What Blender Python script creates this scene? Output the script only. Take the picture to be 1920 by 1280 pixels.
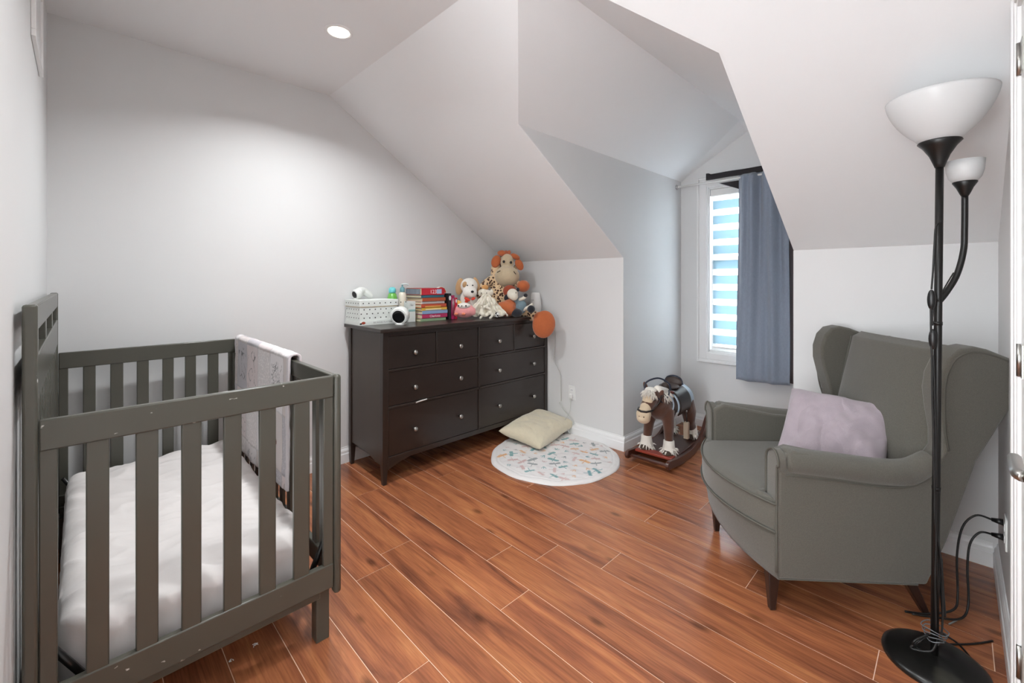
import bpy, bmesh, math, random
from mathutils import Vector, Matrix, noise
random.seed(7)
PI = math.pi
S = bpy.context.scene
for o in list(bpy.data.objects): bpy.data.objects.remove(o)
C = S.collection

# ------------------------------------------------------------------ camera, world, lights, exposure
FPX, HZ, YAW, EYE = 822.0, 525.0, math.radians(45.4), 1.28
cam = bpy.data.cameras.new('camera'); co = bpy.data.objects.new('camera', cam); C.objects.link(co)
cam.sensor_width = 36; cam.lens = 36 * FPX / 1920; cam.shift_y = -(640 - HZ) / 1920
cam.clip_start = 0.01; cam.clip_end = 200
co.location = (0, 0, EYE); co.rotation_euler = (PI / 2, 0, YAW)
S.camera = co
S.view_settings.view_transform = 'Standard'; S.view_settings.look = 'None'
S.view_settings.gamma = 1; S.view_settings.use_curve_mapping = False
S.view_settings.exposure = 0.26
w = bpy.data.worlds.new('sky'); S.world = w; w.use_nodes = True
bg = w.node_tree.nodes['Background']; bg.inputs[0].default_value = (.93, .97, 1, 1); bg.inputs[1].default_value = 9.0
DOWNLIGHT_W = (15.0, 8.0, 2.5)
DOWNLIGHTS = [(-2.21, .94), (-.95, .94), (-.48, -.75)]  # first one real, the others added out of view for fill
# added unseen fill: a hall opening behind the viewer and a dome overhead
def area(name, loc, rot, sx, sy, power, color):
    l = bpy.data.lights.new(name, 'AREA'); l.shape = 'RECTANGLE'; l.size = sx; l.size_y = sy; l.energy = power; l.color = color
    o = bpy.data.objects.new(name, l); C.objects.link(o); o.location = loc; o.rotation_euler = rot; return o
area('hall_fill_light', (-.48, -1.62, 1.35), (PI/2, 0, 0), 1.0, 1.9, 8, (.94, .98, 1))
area('window_daylight', (-1.205, 4.06, 1.4), (-PI/2, 0, 0), .6, 1.4, 5, (.96, .98, 1))
FILL_DOME_W = 3.0
def lamp_area(name, loc, size, power, color):
    l = bpy.data.lights.new(name, 'AREA'); l.shape = 'DISK'; l.size = size; l.energy = power; l.color = color; l.spread = 2.5
    o = bpy.data.objects.new(name, l); C.objects.link(o); o.location = loc
    return o

# ------------------------------------------------------------------ helpers
FV = (-math.sin(YAW), math.cos(YAW)); RV = (math.cos(YAW), math.sin(YAW))
def at(px, py, X=None, Y=None, Z=None, D=None):
    """a measured direction turned into a place in the room on a known plane"""
    a = (px - 960) / FPX; b = (HZ - py) / FPX
    d = (FV[0] + a * RV[0], FV[1] + a * RV[1], b)
    t = X / d[0] if X is not None else Y / d[1] if Y is not None else (Z - EYE) / d[2] if Z is not None else D
    return Vector((d[0] * t, d[1] * t, EYE + d[2] * t))

def srgb(r, g=None, b=None):
    if g is None: g = b = r
    f = lambda c: (c / 255 / 12.92) if c / 255 <= .04045 else ((c / 255 + .055) / 1.055) ** 2.4
    return (f(r), f(g), f(b), 1)

def nt(name):
    m = bpy.data.materials.new(name); m.use_nodes = True
    n = m.node_tree.nodes; return m, n, m.node_tree.links, n['Principled BSDF']
def mat(name, col, rough=.5, metal=0, var=.06, scale=20, bump=0, bscale=None, sheen=0, coat=0, stretch=None, emit=0, trans=0, spec=None, detail=3):
    m, n, l, b = nt(name)
    tc = n.new('ShaderNodeTexCoord'); mp = n.new('ShaderNodeMapping'); l.new(tc.outputs['Object'], mp.inputs[0])
    if stretch: mp.inputs['Scale'].default_value = stretch
    nz = n.new('ShaderNodeTexNoise'); nz.inputs['Scale'].default_value = scale; nz.inputs['Detail'].default_value = detail
    l.new(mp.outputs[0], nz.inputs['Vector'])
    mx = n.new('ShaderNodeMix'); mx.data_type = 'RGBA'
    mx.inputs[6].default_value = [c * (1 - var) for c in col[:3]] + [1]
    mx.inputs[7].default_value = [min(1, c * (1 + var)) for c in col[:3]] + [1]
    l.new(nz.outputs[0], mx.inputs[0]); l.new(mx.outputs[2], b.inputs['Base Color'])
    b.inputs['Roughness'].default_value = rough; b.inputs['Metallic'].default_value = metal
    if spec is not None: b.inputs['Specular IOR Level'].default_value = spec
    if sheen: b.inputs['Sheen Weight'].default_value = sheen
    if coat: b.inputs['Coat Weight'].default_value = coat; b.inputs['Coat Roughness'].default_value = .15
    if bump:
        bn = n.new('ShaderNodeTexNoise'); bn.inputs['Scale'].default_value = bscale or scale * 4; bn.inputs['Detail'].default_value = 2
        l.new(mp.outputs[0], bn.inputs['Vector'])
        bp = n.new('ShaderNodeBump'); bp.inputs['Strength'].default_value = bump; bp.inputs['Distance'].default_value = .003
        l.new(bn.outputs[0], bp.inputs['Height']); l.new(bp.outputs[0], b.inputs['Normal'])
    if emit:
        b.inputs['Emission Color'].default_value = col; b.inputs['Emission Strength'].default_value = emit
    if trans: b.inputs['Transmission Weight'].default_value = trans
    m['mix'] = 1
    return m
def spots(m, col, scale, thr, off=(0, 0, 0), rot=0, vor=False, rnd=1.0, stretch=None, soft=.02):
    """marks (chips, printed spots, paler patches) laid over a material's colour"""
    n = m.node_tree.nodes; l = m.node_tree.links; b = n['Principled BSDF']
    src = b.inputs['Base Color'].links[0].from_socket
    tc = n.new('ShaderNodeTexCoord'); mp = n.new('ShaderNodeMapping'); l.new(tc.outputs['Object'], mp.inputs[0])
    mp.inputs['Location'].default_value = off; mp.inputs['Rotation'].default_value = rot if isinstance(rot, tuple) else (rot, 0, 0)
    if stretch: mp.inputs['Scale'].default_value = stretch
    if vor:
        t = n.new('ShaderNodeTexVoronoi'); t.inputs['Scale'].default_value = scale; t.inputs['Randomness'].default_value = rnd
    else:
        t = n.new('ShaderNodeTexNoise'); t.inputs['Scale'].default_value = scale; t.inputs['Detail'].default_value = 3
    l.new(mp.outputs[0], t.inputs['Vector'])
    mr = n.new('ShaderNodeMapRange'); l.new(t.outputs[0], mr.inputs[0])
    if vor: mr.inputs[1].default_value = thr + soft; mr.inputs[2].default_value = thr
    else: mr.inputs[1].default_value = thr; mr.inputs[2].default_value = thr + soft
    mx = n.new('ShaderNodeMix'); mx.data_type = 'RGBA'; l.new(mr.outputs[0], mx.inputs[0]); l.new(src, mx.inputs[6]); mx.inputs[7].default_value = col
    l.new(mx.outputs[2], b.inputs['Base Color'])
    return m
def vcmat(name, rough=.8, bump=.3, bscale=300, sheen=0):
    m, n, l, b = nt(name)
    a = n.new('ShaderNodeVertexColor'); a.layer_name = 'print'; l.new(a.outputs[0], b.inputs['Base Color'])
    b.inputs['Roughness'].default_value = rough
    if sheen: b.inputs['Sheen Weight'].default_value = sheen
    nz = n.new('ShaderNodeTexNoise'); nz.inputs['Scale'].default_value = bscale
    tc = n.new('ShaderNodeTexCoord'); l.new(tc.outputs['Object'], nz.inputs['Vector'])
    bp = n.new('ShaderNodeBump'); bp.inputs['Strength'].default_value = bump; bp.inputs['Distance'].default_value = .002
    l.new(nz.outputs[0], bp.inputs['Height']); l.new(bp.outputs[0], b.inputs['Normal'])
    return m

class MB:
    def __init__(s): s.v = []; s.f = []; s.sm = []
    def add(s, vs, fs, smooth=False):
        o = len(s.v); s.v += [Vector(p) for p in vs]; s.f += [tuple(i + o for i in f) for f in fs]; s.sm += [smooth] * len(fs); return s
    def box(s, a, b, M=None):
        x0, y0, z0 = a; x1, y1, z1 = b
        vs = [Vector(p) for p in ((x0,y0,z0),(x1,y0,z0),(x1,y1,z0),(x0,y1,z0),(x0,y0,z1),(x1,y0,z1),(x1,y1,z1),(x0,y1,z1))]
        if M: vs = [M @ p for p in vs]
        return s.add(vs, [(0,3,2,1),(4,5,6,7),(0,1,5,4),(1,2,6,5),(2,3,7,6),(3,0,4,7)])
    def prism(s, pts, off, smooth=False):
        off = Vector(off); n = len(pts); pts = [Vector(p) for p in pts]
        nn = Vector((0,0,0))
        for i in range(n): nn += pts[i].cross(pts[(i+1)%n])
        if nn.dot(off) > 0: pts = pts[::-1]
        vs = pts + [p + off for p in pts]
        fs = [tuple(range(n)), tuple(reversed(range(n, 2*n)))]
        o = len(s.v); s.v += vs; s.f += [tuple(i + o for i in f) for f in fs]; s.sm += [False, False]
        for i in range(n):
            j = (i+1) % n; s.f.append((o+i, o+n+i, o+n+j, o+j)); s.sm.append(smooth)
        return s
    def lathe(s, prof, c=(0,0,0), seg=32, M=None, cap=True):
        """prof: (radius, height) pairs"""
        vs = []; fs = []
        for r, z in prof:
            for i in range(seg):
                a = 2*PI*i/seg; vs.append(Vector((c[0]+r*math.cos(a), c[1]+r*math.sin(a), c[2]+z)))
        k = len(prof)
        for j in range(k-1):
            for i in range(seg):
                i2 = (i+1)%seg; fs.append((j*seg+i, j*seg+i2, (j+1)*seg+i2, (j+1)*seg+i))
        if cap: fs += [tuple(reversed(range(seg))), tuple(range((k-1)*seg, k*seg))]
        if M: vs = [M @ p for p in vs]
        return s.add(vs, fs, True)
    def tube(s, pts, r, seg=10, cap=True):
        pts = [Vector(p) for p in pts]; n = len(pts); rs = r if isinstance(r, (list, tuple)) else [r]*n
        vs = []; fs = []; up = None
        for i, p in enumerate(pts):
            t = (pts[min(i+1,n-1)] - pts[max(i-1,0)]).normalized()
            if up is None: up = t.orthogonal().normalized()
            up = (up - t*up.dot(t)); up = up.normalized() if up.length > 1e-6 else t.orthogonal().normalized()
            q = t.cross(up)
            for k in range(seg):
                a = 2*PI*k/seg; vs.append(p + (up*math.cos(a) + q*math.sin(a))*rs[i])
        for i in range(n-1):
            for k in range(seg):
                k2 = (k+1)%seg; fs.append((i*seg+k, i*seg+k2, (i+1)*seg+k2, (i+1)*seg+k))
        if cap: fs += [tuple(reversed(range(seg))), tuple(range((n-1)*seg, n*seg))]
        return s.add(vs, fs, True)
    def ell(s, c, r, rot=None, seg=16, rings=10):
        M = Matrix.Translation(c) @ (rot.to_matrix().to_4x4() if rot else Matrix.Identity(4)) if not isinstance(rot, Matrix) else Matrix.Translation(c) @ rot
        vs = [M @ Vector((0,0,-r[2]))]; fs = []
        for j in range(1, rings):
            ph = -PI/2 + PI*j/rings
            for i in range(seg):
                a = 2*PI*i/seg; vs.append(M @ Vector((r[0]*math.cos(ph)*math.cos(a), r[1]*math.cos(ph)*math.sin(a), r[2]*math.sin(ph))))
        vs.append(M @ Vector((0,0,r[2]))); L = len(vs)-1
        for i in range(seg):
            i2 = (i+1)%seg; fs.append((0, 1+i2, 1+i)); fs.append((L, 1+(rings-2)*seg+i, 1+(rings-2)*seg+i2))
            for j in range(rings-2):
                a = 1+j*seg; b = a+seg; fs.append((a+i, a+i2, b+i2, b+i))
        return s.add(vs, fs, True)
    def grid(s, fn, nu, nv, closed=False):
        vs = [fn(i/nu, j/nv) for j in range(nv+1) for i in range(nu+1)]
        fs = [(j*(nu+1)+i, j*(nu+1)+i+1, (j+1)*(nu+1)+i+1, (j+1)*(nu+1)+i) for j in range(nv) for i in range(nu)]
        return s.add(vs, fs, True)
    def build(s, name, m, parent=None, bevel=0, bseg=2, loc=None, subsurf=0, solid=0, smooth=None, weld=0):
        me = bpy.data.meshes.new(name); me.from_pydata([tuple(p) for p in s.v], [], s.f)
        me.polygons.foreach_set('use_smooth', s.sm if smooth is None else [smooth]*len(s.f)); me.update()
        o = bpy.data.objects.new(name, me); C.objects.link(o)
        if m: me.materials.append(m)
        if parent: o.parent = parent
        if loc: o.location = loc
        if weld:
            b = bmesh.new(); b.from_mesh(me); bmesh.ops.remove_doubles(b, verts=b.verts, dist=weld); b.to_mesh(me); b.free()
        if solid: q = o.modifiers.new('s', 'SOLIDIFY'); q.thickness = solid; q.offset = 0
        if bevel:
            q = o.modifiers.new('b', 'BEVEL'); q.width = bevel; q.segments = bseg; q.limit_method = 'ANGLE'; q.angle_limit = .7
            q.harden_normals = False
            me.polygons.foreach_set('use_smooth', [True]*len(me.polygons))
            me.set_sharp_from_angle(angle=.9)
        if subsurf: q = o.modifiers.new('u', 'SUBSURF'); q.levels = q.render_levels = subsurf
        return o

def blob(mb, voxel, smooth=4):
    """fuse the shapes of a builder into one continuous surface"""
    me = bpy.data.meshes.new('tmp'); me.from_pydata([tuple(p) for p in mb.v], [], mb.f)
    o = bpy.data.objects.new('tmp', me); C.objects.link(o)
    r = o.modifiers.new('r', 'REMESH'); r.mode = 'VOXEL'; r.voxel_size = voxel; r.use_smooth_shade = True
    q = o.modifiers.new('q', 'SMOOTH'); q.iterations = smooth; q.factor = .6
    dg = bpy.context.evaluated_depsgraph_get(); dg.update()
    out = bpy.data.meshes.new_from_object(o.evaluated_get(dg))
    bpy.data.objects.remove(o); bpy.data.meshes.remove(me)
    out.polygons.foreach_set('use_smooth', [True]*len(out.polygons))
    return out
def put(name, me, m, parent=None, loc=None):
    me.name = name; o = bpy.data.objects.new(name, me); C.objects.link(o); me.materials.clear(); me.materials.append(m)
    if parent: o.parent = parent
    if loc: o.location = loc
    return o
def thing(name, label, cat, loc=(0,0,0), rz=0, group=None):
    o = bpy.data.objects.new(name, None); C.objects.link(o); o.location = loc; o.rotation_euler = (0,0,rz)
    o.empty_display_size = .05
    return tag(o, label, cat, group)
def tag(o, label, cat, group=None):
    o['label'] = label; o['category'] = cat
    if group: o['group'] = group
    return o
def struct(o): o['kind'] = 'structure'; return o
def paint(o, fn):
    me = o.data; a = me.color_attributes.new('print', 'FLOAT_COLOR', 'POINT')
    buf = []
    for v in me.vertices: buf += list(fn(v.co))
    a.data.foreach_set('color', buf)
    return o
def curve_pts(pts, n=8):
    pts = [Vector(p) for p in pts]; out = []
    for i in range(len(pts)-1):
        p0 = pts[max(i-1,0)]; p1 = pts[i]; p2 = pts[i+1]; p3 = pts[min(i+2,len(pts)-1)]
        for k in range(n):
            t = k/n; out.append(.5*((2*p1)+(-p0+p2)*t+(2*p0-5*p1+4*p2-p3)*t*t+(-p0+3*p1-3*p2+p3)*t**3))
    return out + [pts[-1]]
def text(name, body, size, m, parent, M, ext=.0004):
    cu = bpy.data.curves.new(name, 'FONT'); cu.body = body; cu.size = size; cu.extrude = ext; cu.align_x = 'CENTER'; cu.align_y = 'CENTER'
    o = bpy.data.objects.new('t', cu); C.objects.link(o)
    dg = bpy.context.evaluated_depsgraph_get(); dg.update(); me = bpy.data.meshes.new_from_object(o.evaluated_get(dg))
    bpy.data.objects.remove(o)
    me.transform(M); return put(name, me, m, parent)

# ------------------------------------------------------------------ materials
WALL = mat('painted wall', srgb(220, 220, 220), .55, var=.012, scale=3, bump=.06, bscale=260)  # greyed against the ceiling to hold back lamplight on the walls
CEIL = mat('ceiling brightened for fill', srgb(240, 241, 242), .6, var=.01, scale=3, bump=.05, bscale=200)  # whiter than the walls, standing in for missing light on ceiling and slopes
TRIM = mat('white trim paint', srgb(238, 238, 238), .3, var=.01, scale=8)
PLAST = mat('white plastic', srgb(232, 232, 230), .3, var=.01)
CRIB = mat('grey painted wood', srgb(78, 77, 69), .28, var=.05, scale=9, stretch=(1,1,.3))
CRIBW = spots(mat('grey painted wood chipped', srgb(78, 77, 69), .28, var=.05, scale=9), srgb(205, 205, 200), 30, .69, stretch=(1,1,.45))
CRIBR = spots(mat('grey painted rail chipped', srgb(78, 77, 69), .28, var=.05, scale=9), srgb(205, 205, 200), 34, .70, stretch=(1,.5,1))
DRS = mat('black brown wood', srgb(44, 36, 32), .33, var=.25, scale=14, stretch=(1,1,.12), coat=.15)
DRSF = mat('black brown drawer front', srgb(43, 35, 31), .33, var=.22, scale=12, stretch=(1,.4,1), coat=.15)
NICK = mat('brushed nickel', srgb(170, 168, 164), .3, 1)
BLKM = mat('black painted metal', srgb(24, 23, 22), .35, .2)
BLKP = mat('black plastic', srgb(16, 16, 17), .35)
CORDK = mat('black cable', srgb(18, 18, 18), .5)
CORDW = mat('white cable', srgb(196, 196, 192), .5)
SHEET = mat('white cotton sheet', srgb(226, 220, 218), .85, var=.02, scale=4, bump=.1, bscale=120, sheen=.2)

# ------------------------------------------------------------------ room shell
XL, XR, YB, YK, YW = -3.02, .13, -.11, 2.905, 3.885
HC, HK, HP, YC = 2.545, 1.45, 2.17, 1.22
DX0, DX1, DXM, DY = -1.757, -.654, -1.205, 1.784
XE, YE = -1.08, -1.5          # entry alcove behind the camera
T = .1
def slab(name, polys, off, m=WALL):
    b = MB()
    for p in polys: b.prism(p, off)
    return struct(b.build(name, m, smooth=False))
struct_floor = struct(MB().box((XL-T, YE-T, -.12), (XR+T, YW+T, -.0014)).build('floor', mat('pale joint of the boards', srgb(236, 200, 172), .5)))
slab('wall_back', [[(XL,YB-T,0),(XL,YK+T,0),(XL,YK+T,HK-.065),(XL,YK,HK),(XL,YC,HC),(XL,YB-T,HC)]], (-T,0,0))
slab('wall_left', [[(XL,YB,0),(XE,YB,0),(XE,YB,HC),(XL,YB,HC)]], (0,-T,0))
slab('wall_entry', [[(XE,YB-T,0),(XE,YE,0),(XE,YE,HC),(XE,YB-T,HC)]], (-T,0,0))
slab('wall_front', [[(XE-T,YE,0),(-.98,YE,0),(-.98,YE,HC),(XE-T,YE,HC)],[(.02,YE,0),(XR+T,YE,0),(XR+T,YE,HC),(.02,YE,HC)],
                    [(-.98,YE,0),(.02,YE,0),(.02,YE,.4),(-.98,YE,.4)],[(-.98,YE,2.3),(.02,YE,2.3),(.02,YE,HC),(-.98,YE,HC)]], (0,-T,0))  # unseen opening added to let fill light in
D0, D1, DH = 1.08, 1.86, 2.04   # closet door opening in the right wall
def ztop(y): return min(HC, HC - (y-YC)*(HC-HK)/(YK-YC))
slab('wall_right', [[(XR,YE,0),(XR,D0,0),(XR,D0,HC),(XR,YE,HC)],
                    [(XR,D0,DH),(XR,D1,DH),(XR,D1,ztop(D1)),(XR,YC,HC),(XR,D0,HC)],
                    [(XR,D1,0),(XR,YK+T,0),(XR,YK+T,HK-.065),(XR,YK,HK),(XR,D1,ztop(D1))]], (T,0,0))
slab('wall_knee', [[(XL,YK,0),(DX0,YK,0),(DX0,YK,HK),(XL,YK,HK)]], (0,T,0))
slab('wall_knee', [[(DX1,YK,0),(XR,YK,0),(XR,YK,HK),(DX1,YK,HK)]], (0,T,0))
for x, o in ((DX0+.001, -T), (DX1-.001, T)):
    slab('wall_dormer', [[(x,YK+.001,0),(x,YW,0),(x,YW,HP+.01),(x,DY+.02,HP+.01),(x,DY+.006,HP),(x,YK+.006,HK),(x,YK+.001,HK-.004)]], (o,0,0))
WX0, WX1, WZ0, WZ1 = -1.51, -.90, .665, 2.075
slab('wall_window', [[(DX0,YW,0),(WX0,YW,0),(WX0,YW,HP),(DX0,YW,HP)],
                     [(WX1,YW,0),(DX1,YW,0),(DX1,YW,HP),(WX1,YW,HP)],
                     [(WX0,YW,0),(WX1,YW,0),(WX1,YW,WZ0),(WX0,YW,WZ0)],
                     [(WX0,YW,WZ1),(WX1,YW,WZ1),(WX1,YW,HP),(WX0,YW,HP)],
                     [(DX0,YW,HP),(DX1,YW,HP),(DXM,YW,HC)]], (0,T,0))
slab('ceiling', [[(XL,YB-T,HC),(XR,YB-T,HC),(XR,YC,HC),(XL,YC,HC)], [(XE,YE,HC),(XR,YE,HC),(XR,YB-T,HC),(XE,YB-T,HC)]], (0,0,T), CEIL)
n = Vector((0, (HC-HK), (YK-YC))).normalized()*T
slab('ceiling', [[(XL,YC,HC),(DXM,YC,HC),(DX0,DY,HP),(DX0,YK,HK),(XL,YK,HK)]], n, CEIL)
slab('ceiling', [[(XR,YC,HC),(DXM,YC,HC),(DX1,DY,HP),(DX1,YK,HK),(XR,YK,HK)]], n, CEIL)
for x, sg in ((DX0, -1), (DX1, 1)):
    nn = Vector((sg*(HC-HP), 0, abs(DXM-x))).normalized()*T
    slab('ceiling', [[(x,DY,HP),(DXM,YC,HC),(DXM,YW+T,HC),(x,YW+T,HP)]], nn, CEIL)
# soft plaster chamfer between the dormer ceiling and the window wall
b = MB()
for x in (DX0, DX1):
    A, B_, D_ = Vector((x,YW-.012,HP)), Vector((DXM,YW-.17,HC)), Vector((DXM,YW,HC-.05))
    b.prism([A, B_, D_], Vector((0,.02,.03)))
struct(b.build('trim_1', CEIL, smooth=False))

# baseboards: stepped profile
PROF = [(0,0),(.016,0),(.016,.062),(.012,.068),(.012,.084),(.008,.094),(.004,.1),(.004,.108),(0,.108)]
def base(name, p, q, nrm):
    p = Vector((p[0],p[1],0)); q = Vector((q[0],q[1],0)); nrm = Vector((nrm[0],nrm[1],0))
    pts = [p + nrm*a + Vector((0,0,z)) for a, z in PROF]
    return struct(MB().prism(pts, q-p).build(name, TRIM, smooth=False))
base('baseboard_back', (XL,YB), (XL,YK), (1,0)); base('baseboard_left', (XL+.016,YB), (XE,YB), (0,1))
base('baseboard_knee', (XL+.016,YK), (DX0+.016,YK), (0,-1)); base('baseboard_knee', (DX1-.016,YK), (XR-.016,YK), (0,-1))
base('baseboard_dormer', (DX0,YK), (DX0,YW), (1,0)); base('baseboard_dormer', (DX1,YK), (DX1,YW), (-1,0))
base('baseboard_window', (DX0+.016,YW), (DX1-.016,YW), (0,-1)); base('baseboard_right', (XR,D1+.09), (XR,YK), (-1,0))
base('baseboard_front', (XE,YE), (XR,YE), (0,1))

# floor boards
def woodmat():
    m, n, l, b = nt('red brown laminate')
    tc = n.new('ShaderNodeTexCoord'); oi = n.new('ShaderNodeObjectInfo')
    cm = n.new('ShaderNodeVectorMath'); cm.operation = 'SCALE'; cm.inputs[0].default_value = (37, 19, 7); l.new(oi.outputs['Random'], cm.inputs['Scale'])
    ad = n.new('ShaderNodeVectorMath'); l.new(tc.outputs['Object'], ad.inputs[0]); l.new(cm.outputs[0], ad.inputs[1])
    mp = n.new('ShaderNodeMapping'); mp.inputs['Scale'].default_value = (.8, 6.5, 1); l.new(ad.outputs[0], mp.inputs[0])
    n1 = n.new('ShaderNodeTexNoise'); n1.inputs['Scale'].default_value = 2.2; n1.inputs['Detail'].default_value = 5; n1.inputs['Distortion'].default_value = .9; l.new(mp.outputs[0], n1.inputs['Vector'])
    mp2 = n.new('ShaderNodeMapping'); mp2.inputs['Scale'].default_value = (4, 90, 1); l.new(ad.outputs[0], mp2.inputs[0])
    n2 = n.new('ShaderNodeTexNoise'); n2.inputs['Scale'].default_value = 2; n2.inputs['Detail'].default_value = 4; l.new(mp2.outputs[0], n2.inputs['Vector'])
    r = n.new('ShaderNodeValToRGB'); e = r.color_ramp.elements
    e[0].position = .2; e[0].color = srgb(86, 54, 42); e[1].position = .8; e[1].color = srgb(190, 126, 82)
    x = e.new(.38); x.color = srgb(140, 84, 58); x = e.new(.56); x.color = srgb(170, 106, 70)
    l.new(n1.outputs[0], r.inputs[0])
    r2 = n.new('ShaderNodeMapRange'); r2.inputs[1].default_value = .36; r2.inputs[2].default_value = .6; r2.inputs[3].default_value = .8; r2.inputs[4].default_value = 1.05; l.new(n2.outputs[0], r2.inputs[0])
    mu = n.new('ShaderNodeVectorMath'); mu.operation = 'SCALE'; l.new(r.outputs[0], mu.inputs[0]); l.new(r2.outputs[0], mu.inputs['Scale'])
    # per-board tone
    r3 = n.new('ShaderNodeMapRange'); r3.inputs[3].default_value = .9; r3.inputs[4].default_value = 1.12; l.new(oi.outputs['Random'], r3.inputs[0])
    mu2 = n.new('ShaderNodeVectorMath'); mu2.operation = 'SCALE'; l.new(mu.outputs[0], mu2.inputs[0]); l.new(r3.outputs[0], mu2.inputs['Scale'])
    # knots
    mp3 = n.new('ShaderNodeMapping'); mp3.inputs['Scale'].default_value = (2.2, 5, 1); l.new(ad.outputs[0], mp3.inputs[0])
    vo = n.new('ShaderNodeTexVoronoi'); vo.inputs['Scale'].default_value = 1.6; l.new(mp3.outputs[0], vo.inputs['Vector'])
    r4 = n.new('ShaderNodeMapRange'); r4.inputs[1].default_value = .05; r4.inputs[2].default_value = .17; r4.inputs[3].default_value = .45; r4.inputs[4].default_value = 1; l.new(vo.outputs[0], r4.inputs[0])
    mu3 = n.new('ShaderNodeVectorMath'); mu3.operation = 'SCALE'; l.new(mu2.outputs[0], mu3.inputs[0]); l.new(r4.outputs[0], mu3.inputs['Scale'])
    l.new(mu3.outputs[0], b.inputs['Base Color'])
    b.inputs['Roughness'].default_value = .24
    bp = n.new('ShaderNodeBump'); bp.inputs['Strength'].default_value = .12; bp.inputs['Distance'].default_value = .001; l.new(n2.outputs[0], bp.inputs['Height']); l.new(bp.outputs[0], b.inputs['Normal'])
    return m
WOOD = woodmat()
PW, PL, GAP = .162, 1.252, .0014
known = {2: -1.888, 3: -1.243, 4: -1.507, 5: -1.353, 6: -1.108, 7: -1.44}
def plank_mesh(wx, wy):
    b = MB(); c = .0003; x, y = wx/2-GAP, wy/2-GAP
    b.add([(-x,-y,-.012),(x,-y,-.012),(x,y,-.012),(-x,y,-.012),(-x,-y,-c),(x,-y,-c),(x,y,-c),(-x,y,-c),(-x+c,-y+c,0),(x-c,-y+c,0),(x-c,y-c,0),(-x+c,y-c,0)],
          [(0,1,5,4),(1,2,6,5),(2,3,7,6),(3,0,4,7),(4,5,9,8),(5,6,10,9),(6,7,11,10),(7,4,8,11),(8,9,10,11)])
    me = bpy.data.meshes.new('plank'); me.from_pydata([tuple(p) for p in b.v], [], b.f); me.materials.append(WOOD); return me
full = plank_mesh(PL, PW)
y0s = 1.0 - 16*PW
for r in range(40):
    ya = y0s + r*PW; yb = ya + PW
    if yb < YE: continue
    x0, x1 = XL+.002, XR-.002
    if ya > YK - .02: x0, x1 = DX0, DX1
    if yb < YB: x0, x1 = XE, XR
    if ya > YW: break
    yb2 = min(yb, YW)
    k = r - 14
    j = known.get(k, -1.1 - ((r*0.437) % 1)*PL)
    while j > x0: j -= PL
    while j < x1:
        a, c_ = max(j, x0), min(j+PL, x1)
        if c_-a > .02:
            me = full if (c_-a > PL-.001 and yb2 == yb) else plank_mesh(c_-a, yb2-ya)
            o = bpy.data.objects.new('plank', me); C.objects.link(o); o.parent = struct_floor; o.location = ((a+c_)/2, (ya+yb2)/2, 0)
        j += PL

# ------------------------------------------------------------------ window
win = bpy.data.objects.new('window_1', None); C.objects.link(win); win.location = ((WX0+WX1)/2, YW, WZ0); struct(win)
def wl(p): return (p[0]-win.location.x, p[1]-win.location.y, p[2]-win.location.z)
def wb(name, parts, m=TRIM, bevel=.002, parent=None):
    b = MB()
    for a, c_ in parts: b.box(wl(a), wl(c_))
    return b.build(name, m, parent or win, bevel=bevel)
def casing(name, x0, x1, z0, z1, w_, yf, sill=False):
    """moulded casing: three stepped frames"""
    b = MB()
    for (o0, o1, d) in ((0, w_, .014), (.0, .018, .024), (.03, w_-.012, .02)):
        for seg in (((x0-w_+o0, z0-w_+o0), (x0-w_+o1, z1+w_-o0)), ((x1+w_-o1, z0-w_+o0), (x1+w_-o0, z1+w_-o0)),
                    ((x0-w_+o1, z0-w_+o0), (x1+w_-o1, z0-w_+o1)), ((x0-w_+o1, z1+w_-o1), (x1+w_-o1, z1+w_-o0))):
            b.box(wl((seg[0][0], yf-d, seg[0][1])), wl((seg[1][0], yf, seg[1][1])))
    return b.build(name, TRIM, win, bevel=.003)
casing('window_casing', WX0, WX1, WZ0, WZ1, .095, YW)
wb('window_jamb', [((WX0,YW-.004,WZ0),(WX0+.012,YW+T,WZ1)), ((WX1-.012,YW-.004,WZ0),(WX1,YW+T,WZ1)), ((WX0,YW-.004,WZ0),(WX1,YW+T,WZ0+.014)), ((WX0,YW-.004,WZ1-.012),(WX1,YW+T,WZ1))])
def sash(name, z0, z1, y):
    f = .035; a, c_ = WX0+.012, WX1-.012
    s = wb(name, [((a,y,z0),(a+f,y+.03,z1)), ((c_-f,y,z0),(c_,y+.03,z1)), ((a+f,y,z0),(c_-f,y+.03,z0+f)), ((a+f,y,z1-f),(c_-f,y+.03,z1))])
    g, n_, l_, bs = nt('window glass'); bs.inputs['Transmission Weight'].default_value = 1; bs.inputs['Roughness'].default_value = 0; bs.inputs['IOR'].default_value = 1.0; bs.inputs['Base Color'].default_value = (.93,.97,1,1)
    wb('pane', [((a+f,y+.013,z0+f),(c_-f,y+.017,z1-f))], g, 0, s)
sash('sash', WZ0+.014, 1.48, YW+.04); sash('sash', 1.445, WZ1-.012, YW+.068)
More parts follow.
